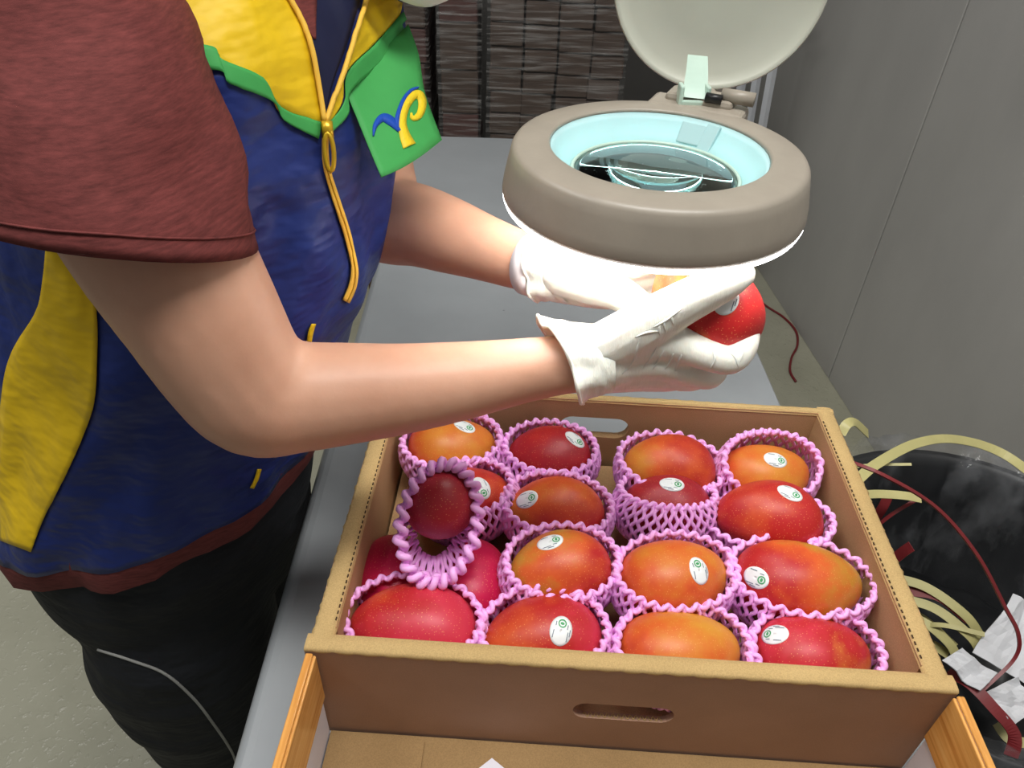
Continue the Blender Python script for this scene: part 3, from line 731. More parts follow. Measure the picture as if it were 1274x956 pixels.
# mango standing in an upturned net whose mouth faces the camera
cz = (CAM - P3(548, 650, .70)).normalized(); cz = (cz + Vector((0.05, 0, 0.0))).normalized()
cx = (RT - cz * RT.dot(cz)).normalized(); cy = cz.cross(cx)
fr = Matrix((cx, cy, cz)).transposed() @ Matrix.Rotation(radians(-9), 3, 'Z')
c0 = P3(547, 651, .682)
o = link('mango', mango_mesh(.094, .066, .068, 0.003, 55), mango_mat('mango_skin_cup', DRD, DRD, RD, 50, -.1), None)
o.rotation_euler = (fr @ Matrix.Rotation(radians(90), 3, 'Y')).to_euler(); o.location = c0 + fr @ Vector((-0.002, 0.019, -0.036)); tag(o, 'dark red mango end showing inside the upturned net cup', 'mango', GM)
net(c0 - cz * 0.016, fr, .0350, .0555, .046, .024, lambda ph: radians(38), 'upturned foam net cup with its mouth facing the viewer', per=0.02, nstr=50, tr=0.0022, th0=-0.95, shrink=0.15, coil=0.0040, ctr=0.0034)
# ------------------------------------------------------------------ magnifier lamp with open lid
LC = P3(820, 182, .580)                     # centre of the top opening
lamp = empty('magnifier_lamp', LC); tag(lamp, 'beige round magnifier lamp with raised lid above the hands', 'lamp')
prof = [(.0838, -.002), (.0846, .0002), (.0862, .0010), (.1085, -.0002), (.1118, -.0016), (.1138, -.0045), (.1155, -.012), (.1188, -.028), (.1200, -.037), (.1192, -.0405), (.1155, -.0405), (.1135, -.033), (.1095, -.010), (.104, -.005), (.0875, -.004)]
MB().lathe(prof, 96, None, True).build('housing', M['plastic'], lamp)
MB().lathe([(.0842, -.0015), (.0812, -.007), (.073, -.016), (.0660, -.0225), (.0648, -.036), (.0660, -.037), (.0672, -.0235), (.0745, -.016), (.0828, -.005)], 96, None, True).build('inner_cone', M['aqua'], lamp)
MB().lathe([(.0660, -.0385), (.092, -.0440), (.112, -.0455), (.1182, -.0450), (.1194, -.0415), (.1175, -.0408), (.092, -.0400), (.0665, -.0355)], 96, None, True).build('diffuser_ring', M['diffuser'], lamp)
MB().tube([(.0945 * cos(2 * pi * k / 72), .0945 * sin(2 * pi * k / 72), -.0225) for k in range(72)], .0085, 12, True).build('fluorescent_tube', M['tube_glow'], lamp)
pl = []
for k in range(13):
    r_ = .0645 * k / 12; pl.append((max(r_, .0003), -.0215 + .0085 * (1 - (r_ / .0645) ** 2)))
for k in range(12, -1, -1):
    r_ = .0645 * k / 12; pl.append((max(r_, .0003), -.0235 - .0060 * (1 - (r_ / .0645) ** 2)))
MB().lathe(pl, 72).build('lens', M['glass'], lamp)
MB().lathe([(.0638, -.0205), (.0652, -.0195), (.0672, -.0210), (.0650, -.0245)], 72, None, True).build('lens_rim', M['mint'], lamp)
def lp(px, py, d): return P3(px, py, d) - LC
# notched block on the cone, rear right
for a0, w_, h_ in ((58, .022, .018), (46, .012, .024)):
    a = radians(a0); R_ = Matrix.Rotation(a, 3, 'Z') @ Matrix.Rotation(radians(35), 3, 'Y')
    MB().box((.0755 * cos(a), .0755 * sin(a), -.013), (.006, w_, h_), R_).build('cone_block', M['aqua'], lamp, False, 0.001)
# mounting yoke at the back, hinge, lid
ha = radians(64)
hx, hy = .108 * cos(ha), .108 * sin(ha); RH_ = Matrix.Rotation(ha - pi / 2, 3, 'Z')
mb = MB(); mb.box((hx * 1.06, hy * 1.06, -.010), (.085, .034, .022), RH_); mb.box((hx * 1.16, hy * 1.16, -.006), (.060, .03, .026), RH_)
mb.build('mount_bracket', M['plastic'], lamp, False, 0.004)
q = RH_ @ Vector((.030, .012, .010)); MB().tube([Vector((hx, hy, 0)) + q + RH_ @ Vector((-.012, 0, 0)), Vector((hx, hy, 0)) + q + RH_ @ Vector((.016, 0, 0))], .006, 14).build('mount_knob', M['plastic'], lamp)
q = RH_ @ Vector((.006, .004, .008)); MB().tube([Vector((hx, hy, 0)) + q, Vector((hx, hy, 0)) + q + RH_ @ Vector((.014, 0, 0))], .0042, 12).build('hinge_screw', M['black'], lamp)
hp = P3(862, 122, .66) - LC
mb = MB()
for s_ in (-1, 1): mb.box(hp + Vector((s_ * .0115, 0, .001)), (.004, .014, .021))
mb.box(hp + Vector((0, .002, -.0085)), (.026, .016, .004)); mb.box(hp + Vector((0, -.006, -.003)), (.022, .003, .006))
mb.build('hinge', M['mint'], lamp, False, 0.0015)
LDc = P3(896, -27, .655) - LC
nl = (CAM - (LC + LDc)); nl.z *= 0.1; nl.normalize()
xl = Vector((0, 0, 1)).cross(nl).normalized(); yl = nl.cross(xl)
ml = Matrix(((xl.x, yl.x, nl.x, LDc.x), (xl.y, yl.y, nl.y, LDc.y), (xl.z, yl.z, nl.z, LDc.z), (0, 0, 0, 1)))
MB().lathe([(.0004, -.006), (.05, -.005), (.080, -.002), (.088, .003), (.0910, .006), (.0923, .005), (.0910, .001), (.083, -.006), (.05, -.0095), (.0004, -.0105)], 96, ml).build('lid', M['plastic_lid'], lamp)
t0, t1 = P3(868, 70, .672) - LC, P3(863, 122, .655) - LC
rows = []
for k in range(9):
    s_ = k / 8; c_ = t0.lerp(t1, s_) + Vector((0, -.004, 0)) * sin(pi * s_); wd = .0088 + .0022 * s_
    rows.append([c_ + xl * -wd, c_ + xl * wd, c_ + xl * wd + nl * -.003, c_ + xl * -wd + nl * -.003])
MB().grid(rows, True).build('lid_tab', M['mint'], lamp, False)
# jointed arm to the wall, behind the lid
j0 = Vector((hx * 1.20, hy * 1.20, -.012)); jm = Vector((hx * 1.7, hy * 1.9, -.010)); j1 = Vector((.14, .55, .17)); j2 = Vector((wallx(1.2) - LC.x - .03, 1.2 - LC.y, .42))
MB().tube([j0, jm, jm + Vector((0, .03, .02))], .011, 12).build('swivel', M['plastic'], lamp)
for a_, b_ in ((jm + Vector((0, .03, .02)), j1), (j1, j2)):
    off = Vector((0, 0, .014))
    mb = MB(); mb.tube([a_ + off, b_ + off], .006, 10); mb.tube([a_ - off, b_ - off], .006, 10); mb.build('arm', M['white_metal'], lamp)
MB().tube([j1 + Vector((0, -.02, 0)), j1 + Vector((0, .02, 0))], .026, 20).build('elbow_joint', M['plastic'], lamp)
MB().box(j2 + Vector((.012, 0, 0)), (.03, .07, .12)).build('wall_bracket', M['white_metal'], lamp, False, .003)
# ------------------------------------------------------------------ the person
FA = radians(27)
FX = Vector((cos(FA), -sin(FA), 0)); LX = Vector((-sin(FA), -cos(FA), 0))       # facing, near side
TK = [  # z, centre x, centre y, half depth, half width
 (.64, -.376, .604, .126, .150), (.76, -.374, .604, .148, .163), (.84, -.364, .610, .160, .168), (.95, -.326, .625, .152, .165), (1.05, -.296, .645, .164, .165), (1.15, -.266, .665, .158, .170),
 (1.24, -.252, .685, .142, .176), (1.31, -.245, .700, .112, .166), (1.355, -.235, .703, .076, .110), (1.39, -.220, .704, .056, .062)]
def torso(u, z, off=0.0, fold=1.0):
    k = 0
    while k < len(TK) - 2 and z > TK[k + 1][0]: k += 1
    p1, p2 = TK[k], TK[k + 1]; p0 = TK[max(k - 1, 0)]; p3 = TK[min(k + 2, len(TK) - 1)]
    t = (z - p1[0]) / (p2[0] - p1[0])
    val = []
    for i in range(1, 5):
        m1 = (p2[i] - p0[i]) / max(1e-6, p2[0] - p0[0]) * (p2[0] - p1[0]); m2 = (p3[i] - p1[i]) / max(1e-6, p3[0] - p1[0]) * (p2[0] - p1[0])
        val.append((2 * t ** 3 - 3 * t * t + 1) * p1[i] + (t ** 3 - 2 * t * t + t) * m1 + (-2 * t ** 3 + 3 * t * t) * p2[i] + (t ** 3 - t * t) * m2)
    cx_, cy_, a_, b_ = val
    c_, s_ = cos(u), sin(u); e = 0.88
    q = Vector((cx_, cy_, z))
    f = abs(c_) ** e * (1 if c_ >= 0 else -1); l = abs(s_) ** e * (1 if s_ >= 0 else -1)
    d_ = FX * f + LX * l
    n_ = (FX * (c_ / max(a_, .02)) + LX * (s_ / max(b_, .02))).normalized()
    w = 0.0
    if fold:
        w = 0.009 * noise.noise(Vector((u * 2.2, z * 7 + u * 1.4, 3.1))) + 0.007 * noise.noise(Vector((u * 3.4 + z * 9, z * 19 - u * 5, 7.7)))
        if z < .93: w += 0.004 * sin(u * 9 + 2 * noise.noise(Vector((u, z * 5, 0)))) * (.93 - z) / .1
        w *= fold
    return q + FX * (f * a_) + LX * (l * b_) + n_ * (off + w)
def hem(u): return .848 + .030 * cos(u) - .020 * sin(u) + .006 * sin(u * 2)

# body: one continuous skin surface
RHAND = [
 [(748, 440, .592, .020), (800, 425, .583, .0175), (840, 427, .577, .0140), (880, 442, .570, .0114), (908, 448, .570, .0106), (925, 432, .575, .0099), (931, 409, .584, .0088)],
 [(748, 452, .600, .020), (800, 446, .594, .0170), (836, 453, .592, .0136), (866, 465, .598, .0112), (884, 467, .610, .0102), (893, 452, .628, .0095), (890, 430, .640, .0085)],
 [(746, 460, .607, .019), (798, 459, .605, .0160), (828, 464, .606, .0128), (852, 470, .614, .0108), (868, 468, .628, .0098), (876, 450, .642, .0090)],
 [(744, 464, .613, .017), (790, 466, .616, .0140), (815, 470, .620, .0114), (836, 472, .628, .0094), (850, 466, .642, .0086), (856, 450, .652, .0080)],
 [(750, 434, .590, .020), (795, 410, .574, .0195), (838, 384, .560, .0165), (878, 363, .551, .0145), (905, 350, .549, .0126), (922, 342, .553, .0098)]]
LHAND = [
 [(695, 330, .660, .021), (745, 335, .655, .0180), (790, 330, .655, .0145), (835, 322, .655, .0115), (875, 325, .650, .0105), (905, 340, .645, .0095)],
 [(695, 338, .665, .020), (748, 346, .663, .0175), (792, 346, .666, .0140), (835, 345, .668, .0115), (875, 352, .665, .0105), (905, 370, .655, .0095)],
 [(695, 346, .668, .019), (745, 356, .668, .0165), (785, 360, .672, .0135), (825, 364, .674, .0110), (862, 374, .670, .0100), (890, 390, .660, .0092)],
 [(693, 352, .670, .017), (740, 363, .670, .0145), (775, 369, .674, .0120), (808, 377, .674, .0095), (838, 388, .668, .0085), (860, 400, .658, .0080)],
 [(700, 340, .650, .020), (742, 353, .638, .0185), (768, 364, .626, .0145), (790, 377, .618, .0125), (808, 390, .614, .0110)]]
RARM = [(20, -40, .50, .064), (95, 110, .500, .062), (150, 210, .505, .061), (198, 300, .512, .0585), (250, 388, .525, .0535), (290, 455, .545, .0500), (322, 492, .560, .0470), (372, 494, .572, .0430), (430, 490, .580, .0400), (500, 484, .587, .0360), (575, 474, .593, .0315), (640, 463, .597, .0268), (700, 454, .599, .0240), (740, 451, .600, .0240)]
LARM = [(418, -95, .78, .056), (434, 40, .79, .050), (452, 160, .79, .047), (466, 240, .785, .046), (480, 272, .778, .0455), (520, 281, .757, .0415), (560, 294, .735, .0370), (600, 308, .712, .0315), (640, 322, .690, .0275), (675, 332, .670, .0255), (700, 338, .660, .0250)]
def chain(mb, c, dr=0.0, n=14, sub=4, flat=1.0):
    S = spline([tuple(P3(a, b_, d)) + (r_,) for a, b_, d, r_ in c], sub)
    mb.tube([Vector(q[:3]) for q in S], [q[3] + dr for q in S], n, flat=flat)
    e = S[-1]; mb.ball(e[:3], e[3] + dr, 12, 8); e = S[0]; mb.ball(e[:3], e[3] + dr, 12, 8)
def hand(mb, H_, dr):
    for c in H_: chain(mb, c, dr)
    for a, b_ in ((0, 1), (1, 2), (2, 3), (0, 4)):      # palm web between neighbouring metacarpals
        for k in (0, 1, 2):
            if b_ == 4 and k == 2: continue
            p, q = H_[a][k], H_[b_][k]; m_ = tuple((x + y) / 2 for x, y in zip(p, q)); mb.ball(P3(*m_[:3]), m_[3] * 0.95 + dr, 12, 8)
body = MB()
rows = []
for k in range(20):
    z = .80 + (1.38 - .80) * k / 19; rows.append([torso(2 * pi * j / 40, z, -.016, 0) for j in range(40)])
body.grid(rows, True); nn_ = 40
body.f += [tuple(range(nn_)), tuple(range(19 * nn_, 20 * nn_))]; body.mi += [0, 0]
chain(body, RARM, 0, 18); chain(body, LARM, 0, 18)
hand(body, RHAND, -.0016); hand(body, LHAND, -.0016)
LEGN = [(-.352, .560, .86, .085), (-.356, .540, .65, .084), (-.366, .545, .46, .064), (-.372, .56, .30, .058), (-.378, .57, .09, .036), (-.375, .57, .045, .034)]
LEGF = [(-.345, .670, .86, .085), (-.350, .693, .65, .084), (-.360, .70, .46, .064), (-.368, .705, .30, .058), (-.374, .71, .09, .036), (-.370, .71, .045, .034)]
for lg in (LEGN, LEGF):
    S = spline(lg, 6); body.tube([Vector(q[:3]) for q in S], [q[3] for q in S], 18)
    ft = Vector(lg[-1][:3]); body.tube([ft + Vector((-.03, 0, -.008)), ft + Vector((.06, -.01, -.014)), ft + Vector((.15, -.02, -.024))], [.03, .034, .018], 12)
# head bowed towards the lens
HC = Vector((-.074, .716, 1.421)); hf = Vector((.80, -.28, -.53)).normalized(); hs = Vector((0, 0, 1)).cross(hf).normalized(); hu = hf.cross(hs)
HR = Matrix((hf, hs, hu)).transposed()
def hp3(x, y, z): return HC + HR @ Vector((x, y, z))
body.tube([Vector((-.225, .704, 1.33)), Vector((-.195, .704, 1.375)), hp3(-.035, 0, -.04)], [.062, .056, .055], 18)
body.ball(hp3(-.012, 0, .03), (.096, .076, .088), 24, 16, HR); body.ball(hp3(.022, 0, -.045), (.068, .060, .075), 20, 14, HR)
body.ball(hp3(.055, 0, -.088), (.030, .034, .024), 14, 10, HR)
body.tube([hp3(.082, 0, .022), hp3(.096, 0, -.005), hp3(.104, 0, -.024)], [.008, .011, .013], 10)
body.ball(hp3(.090, 0, -.055), (.010, .024, .007), 12, 8, HR); body.ball(hp3(.088, 0, -.066), (.010, .021, .007), 12, 8, HR)
for s_ in (-1, 1): body.ball(hp3(-.008, s_ * .076, -.012), (.018, .009, .030), 12, 8, HR)
me = remesh(body, .0045, 5, 'person'); person = link('person', me, M['skin'])
tag(person, 'person in navy and yellow zip vest holding a mango with gloved hands', 'person')

# trousers
tr = MB(); rows = []
for k in range(8):
    z = .655 + .235 * k / 7; rows.append([torso(2 * pi * j / 40, z, (-.001 if z < .79 else -.008), 0) for j in range(40)])
tr.grid(rows, True); tr.f += [tuple(range(40)), tuple(range(7 * 40, 8 * 40))]; tr.mi += [0, 0]
for lg, sx in ((LEGN, 1), (LEGF, -1)):
    LL = [(-.354, lg[0][1] + .010 * sx, .80, .085), (-.356, lg[0][1] + .004 * sx, .74, .098), (-.374, lg[1][1], .62, .110), (-.384, lg[2][1], .46, .098), (-.380, lg[3][1], .30, .086), (-.372, lg[4][1], .075, .070)]
    S = spline(LL, 6); tr.tube([Vector(q[:3]) for q in S], [q[3] for q in S], 24)
me = remesh(tr, .007, 4, 'trousers')
for v_ in me.vertices:
    p = v_.co; v_.co = p + Vector((noise.noise(p * 9 + Vector((0, 0, p.z * 6))), noise.noise(p * 9 + Vector((5, 1, p.z * 6))), 0)) * .006
for v_ in me.vertices:      # cloth pressed against the table edge
    if v_.co.z < .77 and v_.co.x > -.2285: v_.co.x = -.2285
trou = link('trousers', me, M['trousers'], person)
for lg in (LEGN, LEGF):
    ft = Vector(lg[-1][:3]); mb = MB()
    mb.tube([ft + Vector((-.055, .004, -.004)), ft + Vector((-.02, 0, -.004)), ft + Vector((.06, -.01, -.010)), ft + Vector((.13, -.018, -.016)), ft + Vector((.165, -.022, -.020))], [.024, .042, .045, .042, .018], 16, flat=.75)
    mb.box(ft + Vector((.055, -.009, -.0385)), (.23, .082, .012), Matrix.Rotation(radians(-7), 3, 'Z')); link('shoe', remesh(mb, .004, 4, 'shoe'), M['black'], person)
tb_ = bvh_of(trou.data)
def on_surf(tree, px, off):
    d_ = ray(*px).normalized(); h, n_, _, _ = tree.ray_cast(CAM, d_)
    if h is None: return None
    if n_.dot(d_) > 0: n_ = -n_
    return h + n_ * off
def line_on(tree, pts, rad, off, mat, name, parent, n=6, sub=8):
    S = spline(pts, sub); P = [on_surf(tree, q, off) for q in S]; P = [p for p in P if p is not None]
    if len(P) < 2: print('line miss', name); return None
    return MB().tube(P, rad, n).build(name, mat, parent)
line_on(tb_, [(122, 808), (165, 822), (205, 838), (240, 868), (265, 900), (288, 935), (296, 960)], .0016, .0006, M['seam_thread'], 'pocket_piping', trou)

# t-shirt: body, hem and both sleeves
ts = MB(); rows = []
for k in range(30):
    s_ = k / 29; rows.append([torso(2 * pi * j / 80, (hem(2 * pi * j / 80) - .029) * (1 - s_) + 1.372 * s_, -.0035 if k > 2 else .0035 - .002 * (k == 0), 1.0) for j in range(80)])
ts.grid(rows, True)
def sleeve(mb, keys, fold_seed, sub=6, n=40, lip=True, tilt=0.0, tilt2=0.0):
    S = spline([tuple(P3(*q[:3])) + (q[3],) for q in keys], sub)
    pts = [Vector(q[:3]) for q in S]; rd = [q[3] for q in S]
    v_, f_ = tube(pts, rd, n, caps=False); k = len(pts); out = []
    for i in range(k):
        for j in range(n):
            p = Vector(v_[i * n + j]); d_ = (p - pts[i]).normalized()
            w_ = .008 * noise.noise(Vector((p.x * 13 + fold_seed, p.y * 13, p.z * 26))) + .004 * noise.noise(Vector((p.x * 30, p.y * 30 + fold_seed, p.z * 60)))
            dn = ((k - 1 - i) / (k - 1)); s2_ = max(0, 1 - dn * 2.2)
            out.append(p + d_ * w_ * min(1, (k - i) / 6 + .25) + (pts[-1] - pts[-2]).normalized() * (s2_ * (tilt * d_.dot((CAM - pts[i]).normalized()) + tilt2 * d_.dot(RT))))
    if lip:
        for e in (-.004, -.010):
            for j in range(n):
                p = out[(k - 1) * n + j]; d_ = (p - pts[-1]).normalized(); out.append(p + d_ * e - (pts[-1] - pts[-2]).normalized() * (.001 if e > -.006 else .02))
        for i in (k - 1, k):
            for j in range(n): f_.append((i * n + j, (i + 1) * n + j, (i + 1) * n + (j + 1) % n, i * n + (j + 1) % n))
    mb.add(out, f_); return out, pts, n, k
SLV = [(-10, -85, .525, .070), (20, -35, .51, .086), (60, 50, .505, .091), (106, 165, .503, .090), (132, 232, .503, .088), (148, 288, .505, .0855)]
out, spts, sn, sk = sleeve(ts, SLV, 2.0, tilt=.026, tilt2=.026)
sleeve(ts, [(420, -110, .78, .060), (428, -20, .785, .060), (440, 70, .79, .058)], 5.0)
tee = ts.build('t_shirt', M['shirt'], person)
for back in (3,):
    ring = [out[(sk - back) * sn + j] + (out[(sk - back) * sn + j] - spts[sk - back]).normalized() * .0006 for j in range(sn)]
    MB().tube(ring, .0009, 5, closed=True).build('hem_stitch', M['shirt'], tee)

# vest: navy shell, then panels, bands, zip and pocket flap laid on it
vs_ = MB(); rows = []
NU = 120
for k in range(64):
    s_ = k / 63; row = []
    for j in range(NU):
        u = 2 * pi * j / NU; row.append(torso(u, hem(u) * (1 - s_) + 1.366 * s_, .004))
    rows.append(row)
vs_.grid(rows, True); vest = vs_.build('vest', M['navy'], person)
sm = vest.modifiers.new('thick', 'SOLIDIFY'); sm.thickness = .0025; sm.offset = -1
VT = bvh_of(vest.data)
def keep_largest(f_):
    par = {}
    def find(a):
        while par.setdefault(a, a) != a: a = par[a]
        return a
    for n_, q in enumerate(f_):
        for k in range(4): par[find(('e',) + tuple(sorted((q[k], q[(k + 1) % 4]))))] = find(n_)
    cnt = {}
    for n_ in range(len(f_)): r_ = find(n_); cnt[r_] = cnt.get(r_, 0) + 1
    best = max(cnt, key=cnt.get); return [q for n_, q in enumerate(f_) if find(n_) == best]
def patch(A_, B_, nb, off, mat, name, parent=None, sub=6, tree=None, thick=.0007, offB=None):
    A2, B2 = spline(A_, sub), spline(B_, sub); mb = MB(); idx = {}; v_ = []; f_ = []
    k = len(A2)
    for i in range(k):
        for j in range(nb + 1):
            s_ = j / nb; q = (A2[i][0] * (1 - s_) + B2[i][0] * s_, A2[i][1] * (1 - s_) + B2[i][1] * s_)
            p = on_surf(tree or VT, q, off if offB is None else off * (1 - s_) + offB * s_)
            if p is not None: idx[(i, j)] = len(v_); v_.append(p)
    for i in range(k - 1):
        for j in range(nb):
            c_ = [(i, j), (i + 1, j), (i + 1, j + 1), (i, j + 1)]
            if all(x in idx for x in c_):
                P_ = [v_[idx[x]] for x in c_]
                if max((P_[a] - P_[b_]).length for a in range(4) for b_ in range(a)) < .06: f_.append([idx[x] for x in c_])
    f_ = keep_largest(f_); us = sorted({a for q in f_ for a in q}); mp_ = {a: i for i, a in enumerate(us)}
    mb.add([v_[a] for a in us], [[mp_[a] for a in q] for q in f_]); o = mb.build(name, mat, parent or vest)
    s2 = o.modifiers.new('thick', 'SOLIDIFY'); s2.thickness = thick; s2.offset = 0
    return o
patch([(62, 240), (60, 300), (56, 345), (48, 385), (24, 425), (9, 462), (2, 520), (-2, 590), (0, 640), (2, 672)], [(95, 240), (104, 300), (116, 345), (122, 395), (123, 435), (119, 500), (102, 550), (77, 603), (56, 645), (40, 686)], 14, .0016, M['yellow'], 'side_panel')
patch([(356, -30), (362, 0), (382, 50), (393, 100), (400, 150)], [(452, -30), (446, 0), (432, 50), (414, 100), (402, 150)], 8, .0012, M['navy_dark'], 'collar_lining')
patch([(356, -30), (362, 0), (374, 25), (388, 50)], [(392, -30), (392, 0), (391, 25), (391, 50)], 6, .0022, M['shirt'], 'shirt_neck', tee)
patch([(160, 28), (232, 70), (268, 80), (330, 116), (350, 142), (404, 160)], [(120, -140), (170, -150), (220, -150), (262, -140), (305, -120), (352, -90)], 14, .0016, M['yellow'], 'yoke', offB=.0016)
patch([(401, 152), (411, 126), (424, 86), (438, 42), (452, -5), (466, -70)], [(405, 160), (424, 127), (429, 90), (470, 48), (497, 14), (500, -60)], 8, .0016, M['yellow'], 'yoke')
patch([(150, 8), (214, 48), (264, 60), (276, 76), (325, 97), (348, 133), (398, 153)], [(170, 40), (244, 80), (277, 91), (286, 105), (338, 127), (352, 150), (395, 173)], 5, .0024, M['green'], 'chest_band')
patch([(399, 154), (411, 149), (426, 126), (430, 90), (470, 49), (505, 8)], [(399, 173), (413, 163), (431, 142), (434, 113), (480, 72), (514, 34)], 5, .0024, M['green'], 'chest_band')
line_on(VT, [(336, -40), (356, 0), (374, 32), (386, 65), (393, 105), (400, 152)], .0021, .0045, M['zip'], 'zip_edge', vest)
line_on(VT, [(465, -40), (451, 0), (438, 42), (424, 86), (411, 124), (402, 152)], .0021, .0045, M['zip'], 'zip_edge', vest)
patch([(399, 160), (400, 205), (412, 250), (425, 292), (434, 330), (432, 352), (424, 372)], [(406, 160), (408, 205), (420, 248), (433, 290), (442, 328), (441, 354), (432, 376)], 3, .0024, M['zip'], 'zip_tape', thick=.0012)
patch([(319, 583), (315, 596), (310, 606)], [(324, 583), (320, 596), (315, 607)], 2, .0018, M['yellow'], 'pocket_piping')
patch([(386, 402), (382, 412), (380, 424)], [(391, 402), (388, 412), (386, 424)], 2, .0018, M['yellow'], 'pocket_piping')
line_on(VT, [(403, 205), (416, 249), (429, 291), (438, 329), (436.5, 353), (428, 374)], .0007, .0032, M['zip_metal'], 'zip_teeth', vest)
zp = on_surf(VT, (403, 165), .0055); ax1 = (on_surf(VT, (405, 205), .007) - zp); lz = ax1.length; ax1.normalize(); vn = (CAM - zp).normalized(); axs = ax1.cross(vn).normalized()
mb = MB(); mb.tube([zp - ax1 * .008, zp + ax1 * .004], [.0042, .0046], 8, flat=.6, ref=vn)
mb.tube([zp + ax1 * .001 + vn * .002 + axs * (sin(t * pi / 8) * .0034) + ax1 * (lz * .55 - cos(t * pi / 8) * lz * .55) for t in range(16)], .0019, 6, closed=True)
mb.build('zip_pull', M['zip_metal'], vest)
# pocket flap hanging from the band
fl_l = spline([(430, 112), (446, 150), (462, 190), (475, 220)], 5); fl_r = spline([(508, 30), (521, 68), (529, 116), (550, 174)], 5)
dT = [(on_surf(VT, (434, 114), .006) - CAM).dot(FW), (on_surf(VT, (488, 60), .006) - CAM).dot(FW)]
rows = []
for i in range(len(fl_l)):
    s_ = i / (len(fl_l) - 1); row = []
    for j in range(13):
        t = j / 12; d_ = dT[0] * (1 - t) + (dT[1] + .012) * t - .006 * s_ - .004 * sin(pi * t) * s_ + .003 * sin(s_ * 4 + t * 3)
        sag = 5 * sin(pi * t) * s_
        row.append(P3(fl_l[i][0] * (1 - t) + fl_r[i][0] * t, fl_l[i][1] * (1 - t) + fl_r[i][1] * t + sag, d_))
    rows.append(row)
mb = MB(); mb.grid(rows); flap = mb.build('pocket_flap', M['green'], vest); flap.modifiers.new('thick', 'SOLIDIFY').thickness = .0012
FT = bvh_of(flap.data)
def stroke(pts, off, mat, name):
    S = spline(pts, 8); mb = MB(); rows = []
    for i, (x, y, w_) in enumerate(S):
        a, b_ = S[max(i - 1, 0)], S[min(i + 1, len(S) - 1)]; dx, dy = b_[0] - a[0], b_[1] - a[1]; l_ = math.hypot(dx, dy) or 1
        nx, ny = -dy / l_ * w_ * .64, dx / l_ * w_ * .64
        r_ = [on_surf(FT, (x + nx, y + ny), off * .4), on_surf(FT, (x, y), off), on_surf(FT, (x - nx, y - ny), off * .4)]
        if all(q is not None for q in r_): rows.append(r_)
    mb.grid(rows); o = mb.build(name, mat, vest); o.modifiers.new('thick', 'SOLIDIFY').thickness = .0008
stroke([(464, 170, 1.5), (467, 156, 5), (476, 147, 8), (486, 151, 9), (497, 163, 4)], .0016, M['blue_thread'], 'emblem_swoosh')
stroke([(493, 160, 6), (495, 143, 5), (502, 124, 4), (511, 113, 3.5), (520, 109, 2)], .0016, M['blue_thread'], 'emblem_swoosh')
stroke([(509, 182, 13), (503, 168, 10), (500, 152, 8), (504, 133, 8), (513, 120, 8), (521, 118, 8), (525, 127, 8), (523, 140, 7), (517, 147, 6), (512, 146, 4), (511, 141, 2)], .0018, M['yellow_thread'], 'emblem_letter')

# gloves
def cuff(mb, keys, seed, back):
    S = [(P3(a, b_, d), r_) for a, b_, d, r_ in keys]; ax = (S[-1][0] - S[0][0]).normalized(); n = 44; rows = []
    K = spline([tuple(p) + (r_,) for p, r_ in S], 6); k = len(K)
    up_ = (UP - ax * UP.dot(ax)).normalized(); sd = ax.cross(up_)
    for i, q in enumerate(K):
        s_ = i / (k - 1); row = []
        for j in range(n):
            a = 2 * pi * j / n
            w_ = s_ * (.0022 * sin(5 * a + seed) + .0016 * sin(9 * a + 2 * seed)) + .0012 * noise.noise(Vector((a * 3, s_ * 9, seed)))
            row.append(Vector(q[:3]) + (up_ * cos(a) + sd * sin(a)) * (q[3] + w_) + ax * (back * s_ * s_ * (cos(a) + .25 * sin(2 * a + seed))))
        rows.append(row)
    inner = [[p + (Vector(K[i][:3]) - p).normalized() * .0016 for p in rows[i]] for i in range(k - 1, -1, -1)]
    mb.grid(rows + inner, True); mb.tube(rows[-1], .0016, 6, closed=True)
def glove(H_, keys, seed, back, creases=()):
    g = MB(); hand(g, H_, .0008); chain(g, [(*keys[0][:3], keys[0][3] * .88), (*H_[1][0][:3], H_[1][0][3] + .003)], 0, 18)
    me = remesh(g, .0020, 3, 'glove', .5)
    c = MB(); cuff(c, keys, seed, back); cm = c.mesh('cuff')
    b = bmesh.new(); b.from_mesh(me); b.from_mesh(cm); b.to_mesh(me); b.free(); bpy.data.meshes.remove(cm)
    for p in me.polygons: p.use_smooth = True
    go = link('glove', me, M['latex'], person)
    gt = bvh_of(me); w_ = MB()
    for ln in creases:
        S = spline(ln, 6); Q = [on_surf(gt, q, -.0002) for q in S]; Q = [q for q in Q if q is not None]
        if len(Q) > 3: w_.tube(Q, [.0009 * sin(pi * (i + .6) / (len(Q) + .2)) + .0002 for i in range(len(Q))], 6)
    if w_.v:
        cm = w_.mesh('crease'); b = bmesh.new(); b.from_mesh(me); b.from_mesh(cm); b.to_mesh(me); b.free(); bpy.data.meshes.remove(cm)
        for p in me.polygons: p.use_smooth = True
    return go
glove(RHAND, [(762, 447, .597, .0265), (742, 449, .598, .0285), (722, 450, .599, .0305), (702, 450, .599, .0345)], 1.0, .016, [
 [(797, 416), (793, 434), (788, 450), (774, 466)], [(818, 430), (811, 444), (800, 459)], [(826, 436), (820, 447), (812, 460)], [(838, 440), (834, 450), (827, 460)], [(848, 441), (845, 450), (840, 462)],
 [(886, 434), (889, 448), (883, 461)], [(905, 437), (914, 444), (919, 458)], [(927, 422), (924, 440), (921, 450)], [(827, 396), (826, 404), (829, 414)], [(835, 390), (836, 398), (838, 405)],
 [(822, 402), (820, 410), (821, 418)], [(812, 408), (830, 398), (848, 384)], [(790, 420), (805, 414), (822, 412)]])
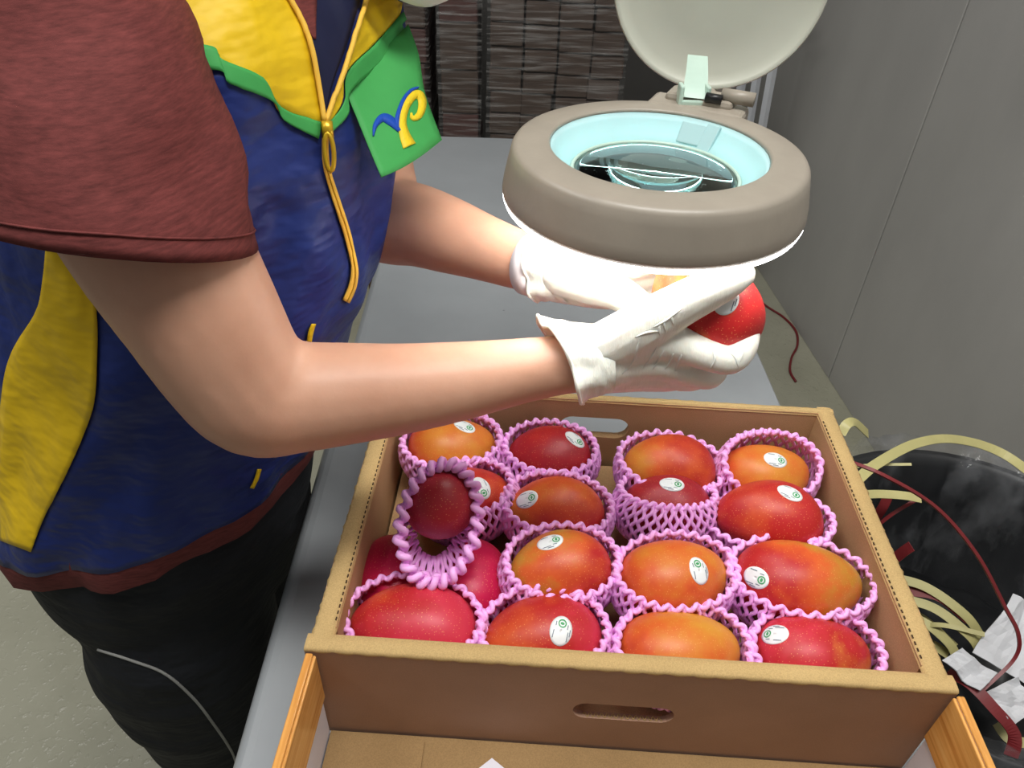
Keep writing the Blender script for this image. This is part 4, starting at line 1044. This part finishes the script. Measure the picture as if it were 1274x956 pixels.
glove(LHAND, [(712, 338, .656, .0265), (698, 336, .661, .0275), (686, 335, .665, .0285), (670, 332, .672, .0302)], 2.4, .006)
# rubber wrist band with pin holes on the far arm
ax = (P3(640, 322, .690) - P3(675, 332, .670)).normalized(); c0_ = P3(668, 330, .6735)
up_ = (UP - ax * UP.dot(ax)).normalized(); sd = ax.cross(up_)
rows = [[c0_ + ax * t + (up_ * cos(2 * pi * j / 40) + sd * sin(2 * pi * j / 40)) * r_ for j in range(40)] for t, r_ in ((-.010, .0268), (-.010, .0292), (.007, .0292), (.007, .0268))]
rows.append(rows[0]); wbnd = MB().grid(rows, True).build('wrist_band', M['strap_w'], person, True)
WT = bvh_of(wbnd.data); mb = MB()
for q in ((671, 303), (669, 311), (668, 319), (667, 328), (667, 337)):
    h_ = on_surf(WT, q, .0002)
    if h_ is not None: mb.ball(h_, .0014, 8, 6)
mb.build('pin_hole', M['black'], wbnd)
# mask, hair, eyes
mb = MB(); rows = []
for k in range(9):
    t = radians(-62 + 124 * k / 8); rows.append([hp3(.022 + .080 * cos(a) * cos(t * .55), .072 * sin(a), -.052 + .055 * sin(t) - .012 * cos(a) * (k < 3)) for a in [radians(-82 + 164 * j / 20) for j in range(21)]])
mb.grid(rows); o = mb.build('face_mask', M['mask'], person); o.modifiers.new('thick', 'SOLIDIFY').thickness = .003
mb = MB(); rows = []
for k in range(15):
    t = radians(8 + 112 * k / 14); row = []
    for j in range(40):
        a = 2 * pi * j / 40; tt = t * (1 - .42 * max(0, cos(a)))
        row.append(hp3(-.014 + .104 * sin(tt) * cos(a), .084 * sin(tt) * sin(a), .032 + .096 * cos(tt)))
    rows.append(row)
mb.grid(rows, True); mb.f.append(tuple(range(40))); mb.mi.append(0); o = mb.build('hair', M['hair'], person); o.modifiers.new('thick', 'SOLIDIFY').thickness = .008
mb = MB(); mb.tube([hp3(-.10, 0, .01), hp3(-.135, 0, -.03), hp3(-.15, 0, -.09), hp3(-.14, 0, -.15)], [.02, .026, .022, .008], 12); mb.build('ponytail', M['hair'], person)
for s_ in (-1, 1):
    e = MB().ball(hp3(.072, s_ * .031, .014), (.010, .014, .009), 14, 10, HR).build('eye', M['eye'], person)
    MB().ball(hp3(.0805, s_ * .031, .012), (.0035, .0055, .0055), 12, 8, HR).build('iris', M['hair'], e)
    MB().tube([hp3(.080, s_ * .014, .034), hp3(.080, s_ * .032, .040), hp3(.070, s_ * .050, .034)], [.003, .0035, .002], 8).build('eyebrow', M['hair'], person)

# the mango being checked
hc = P3(876, 378, .603)
o = link('mango', mango_mesh(.104, .078, .074, .003, 77), mango_mat('mango_skin_held', RD, srgb(206, 40, 40), YEL, 61, .10), None)
ax = (UP * .62 + FW * .60 - RT * .42).normalized(); ay = (RT - ax * RT.dot(ax)).normalized(); az = ax.cross(ay)
o.rotation_euler = Matrix((ax, ay, az)).transposed().to_euler(); o.location = hc; tag(o, 'shiny red mango held in the gloved hands under the lamp', 'mango')
sticker(o, (903, 372), radians(70))
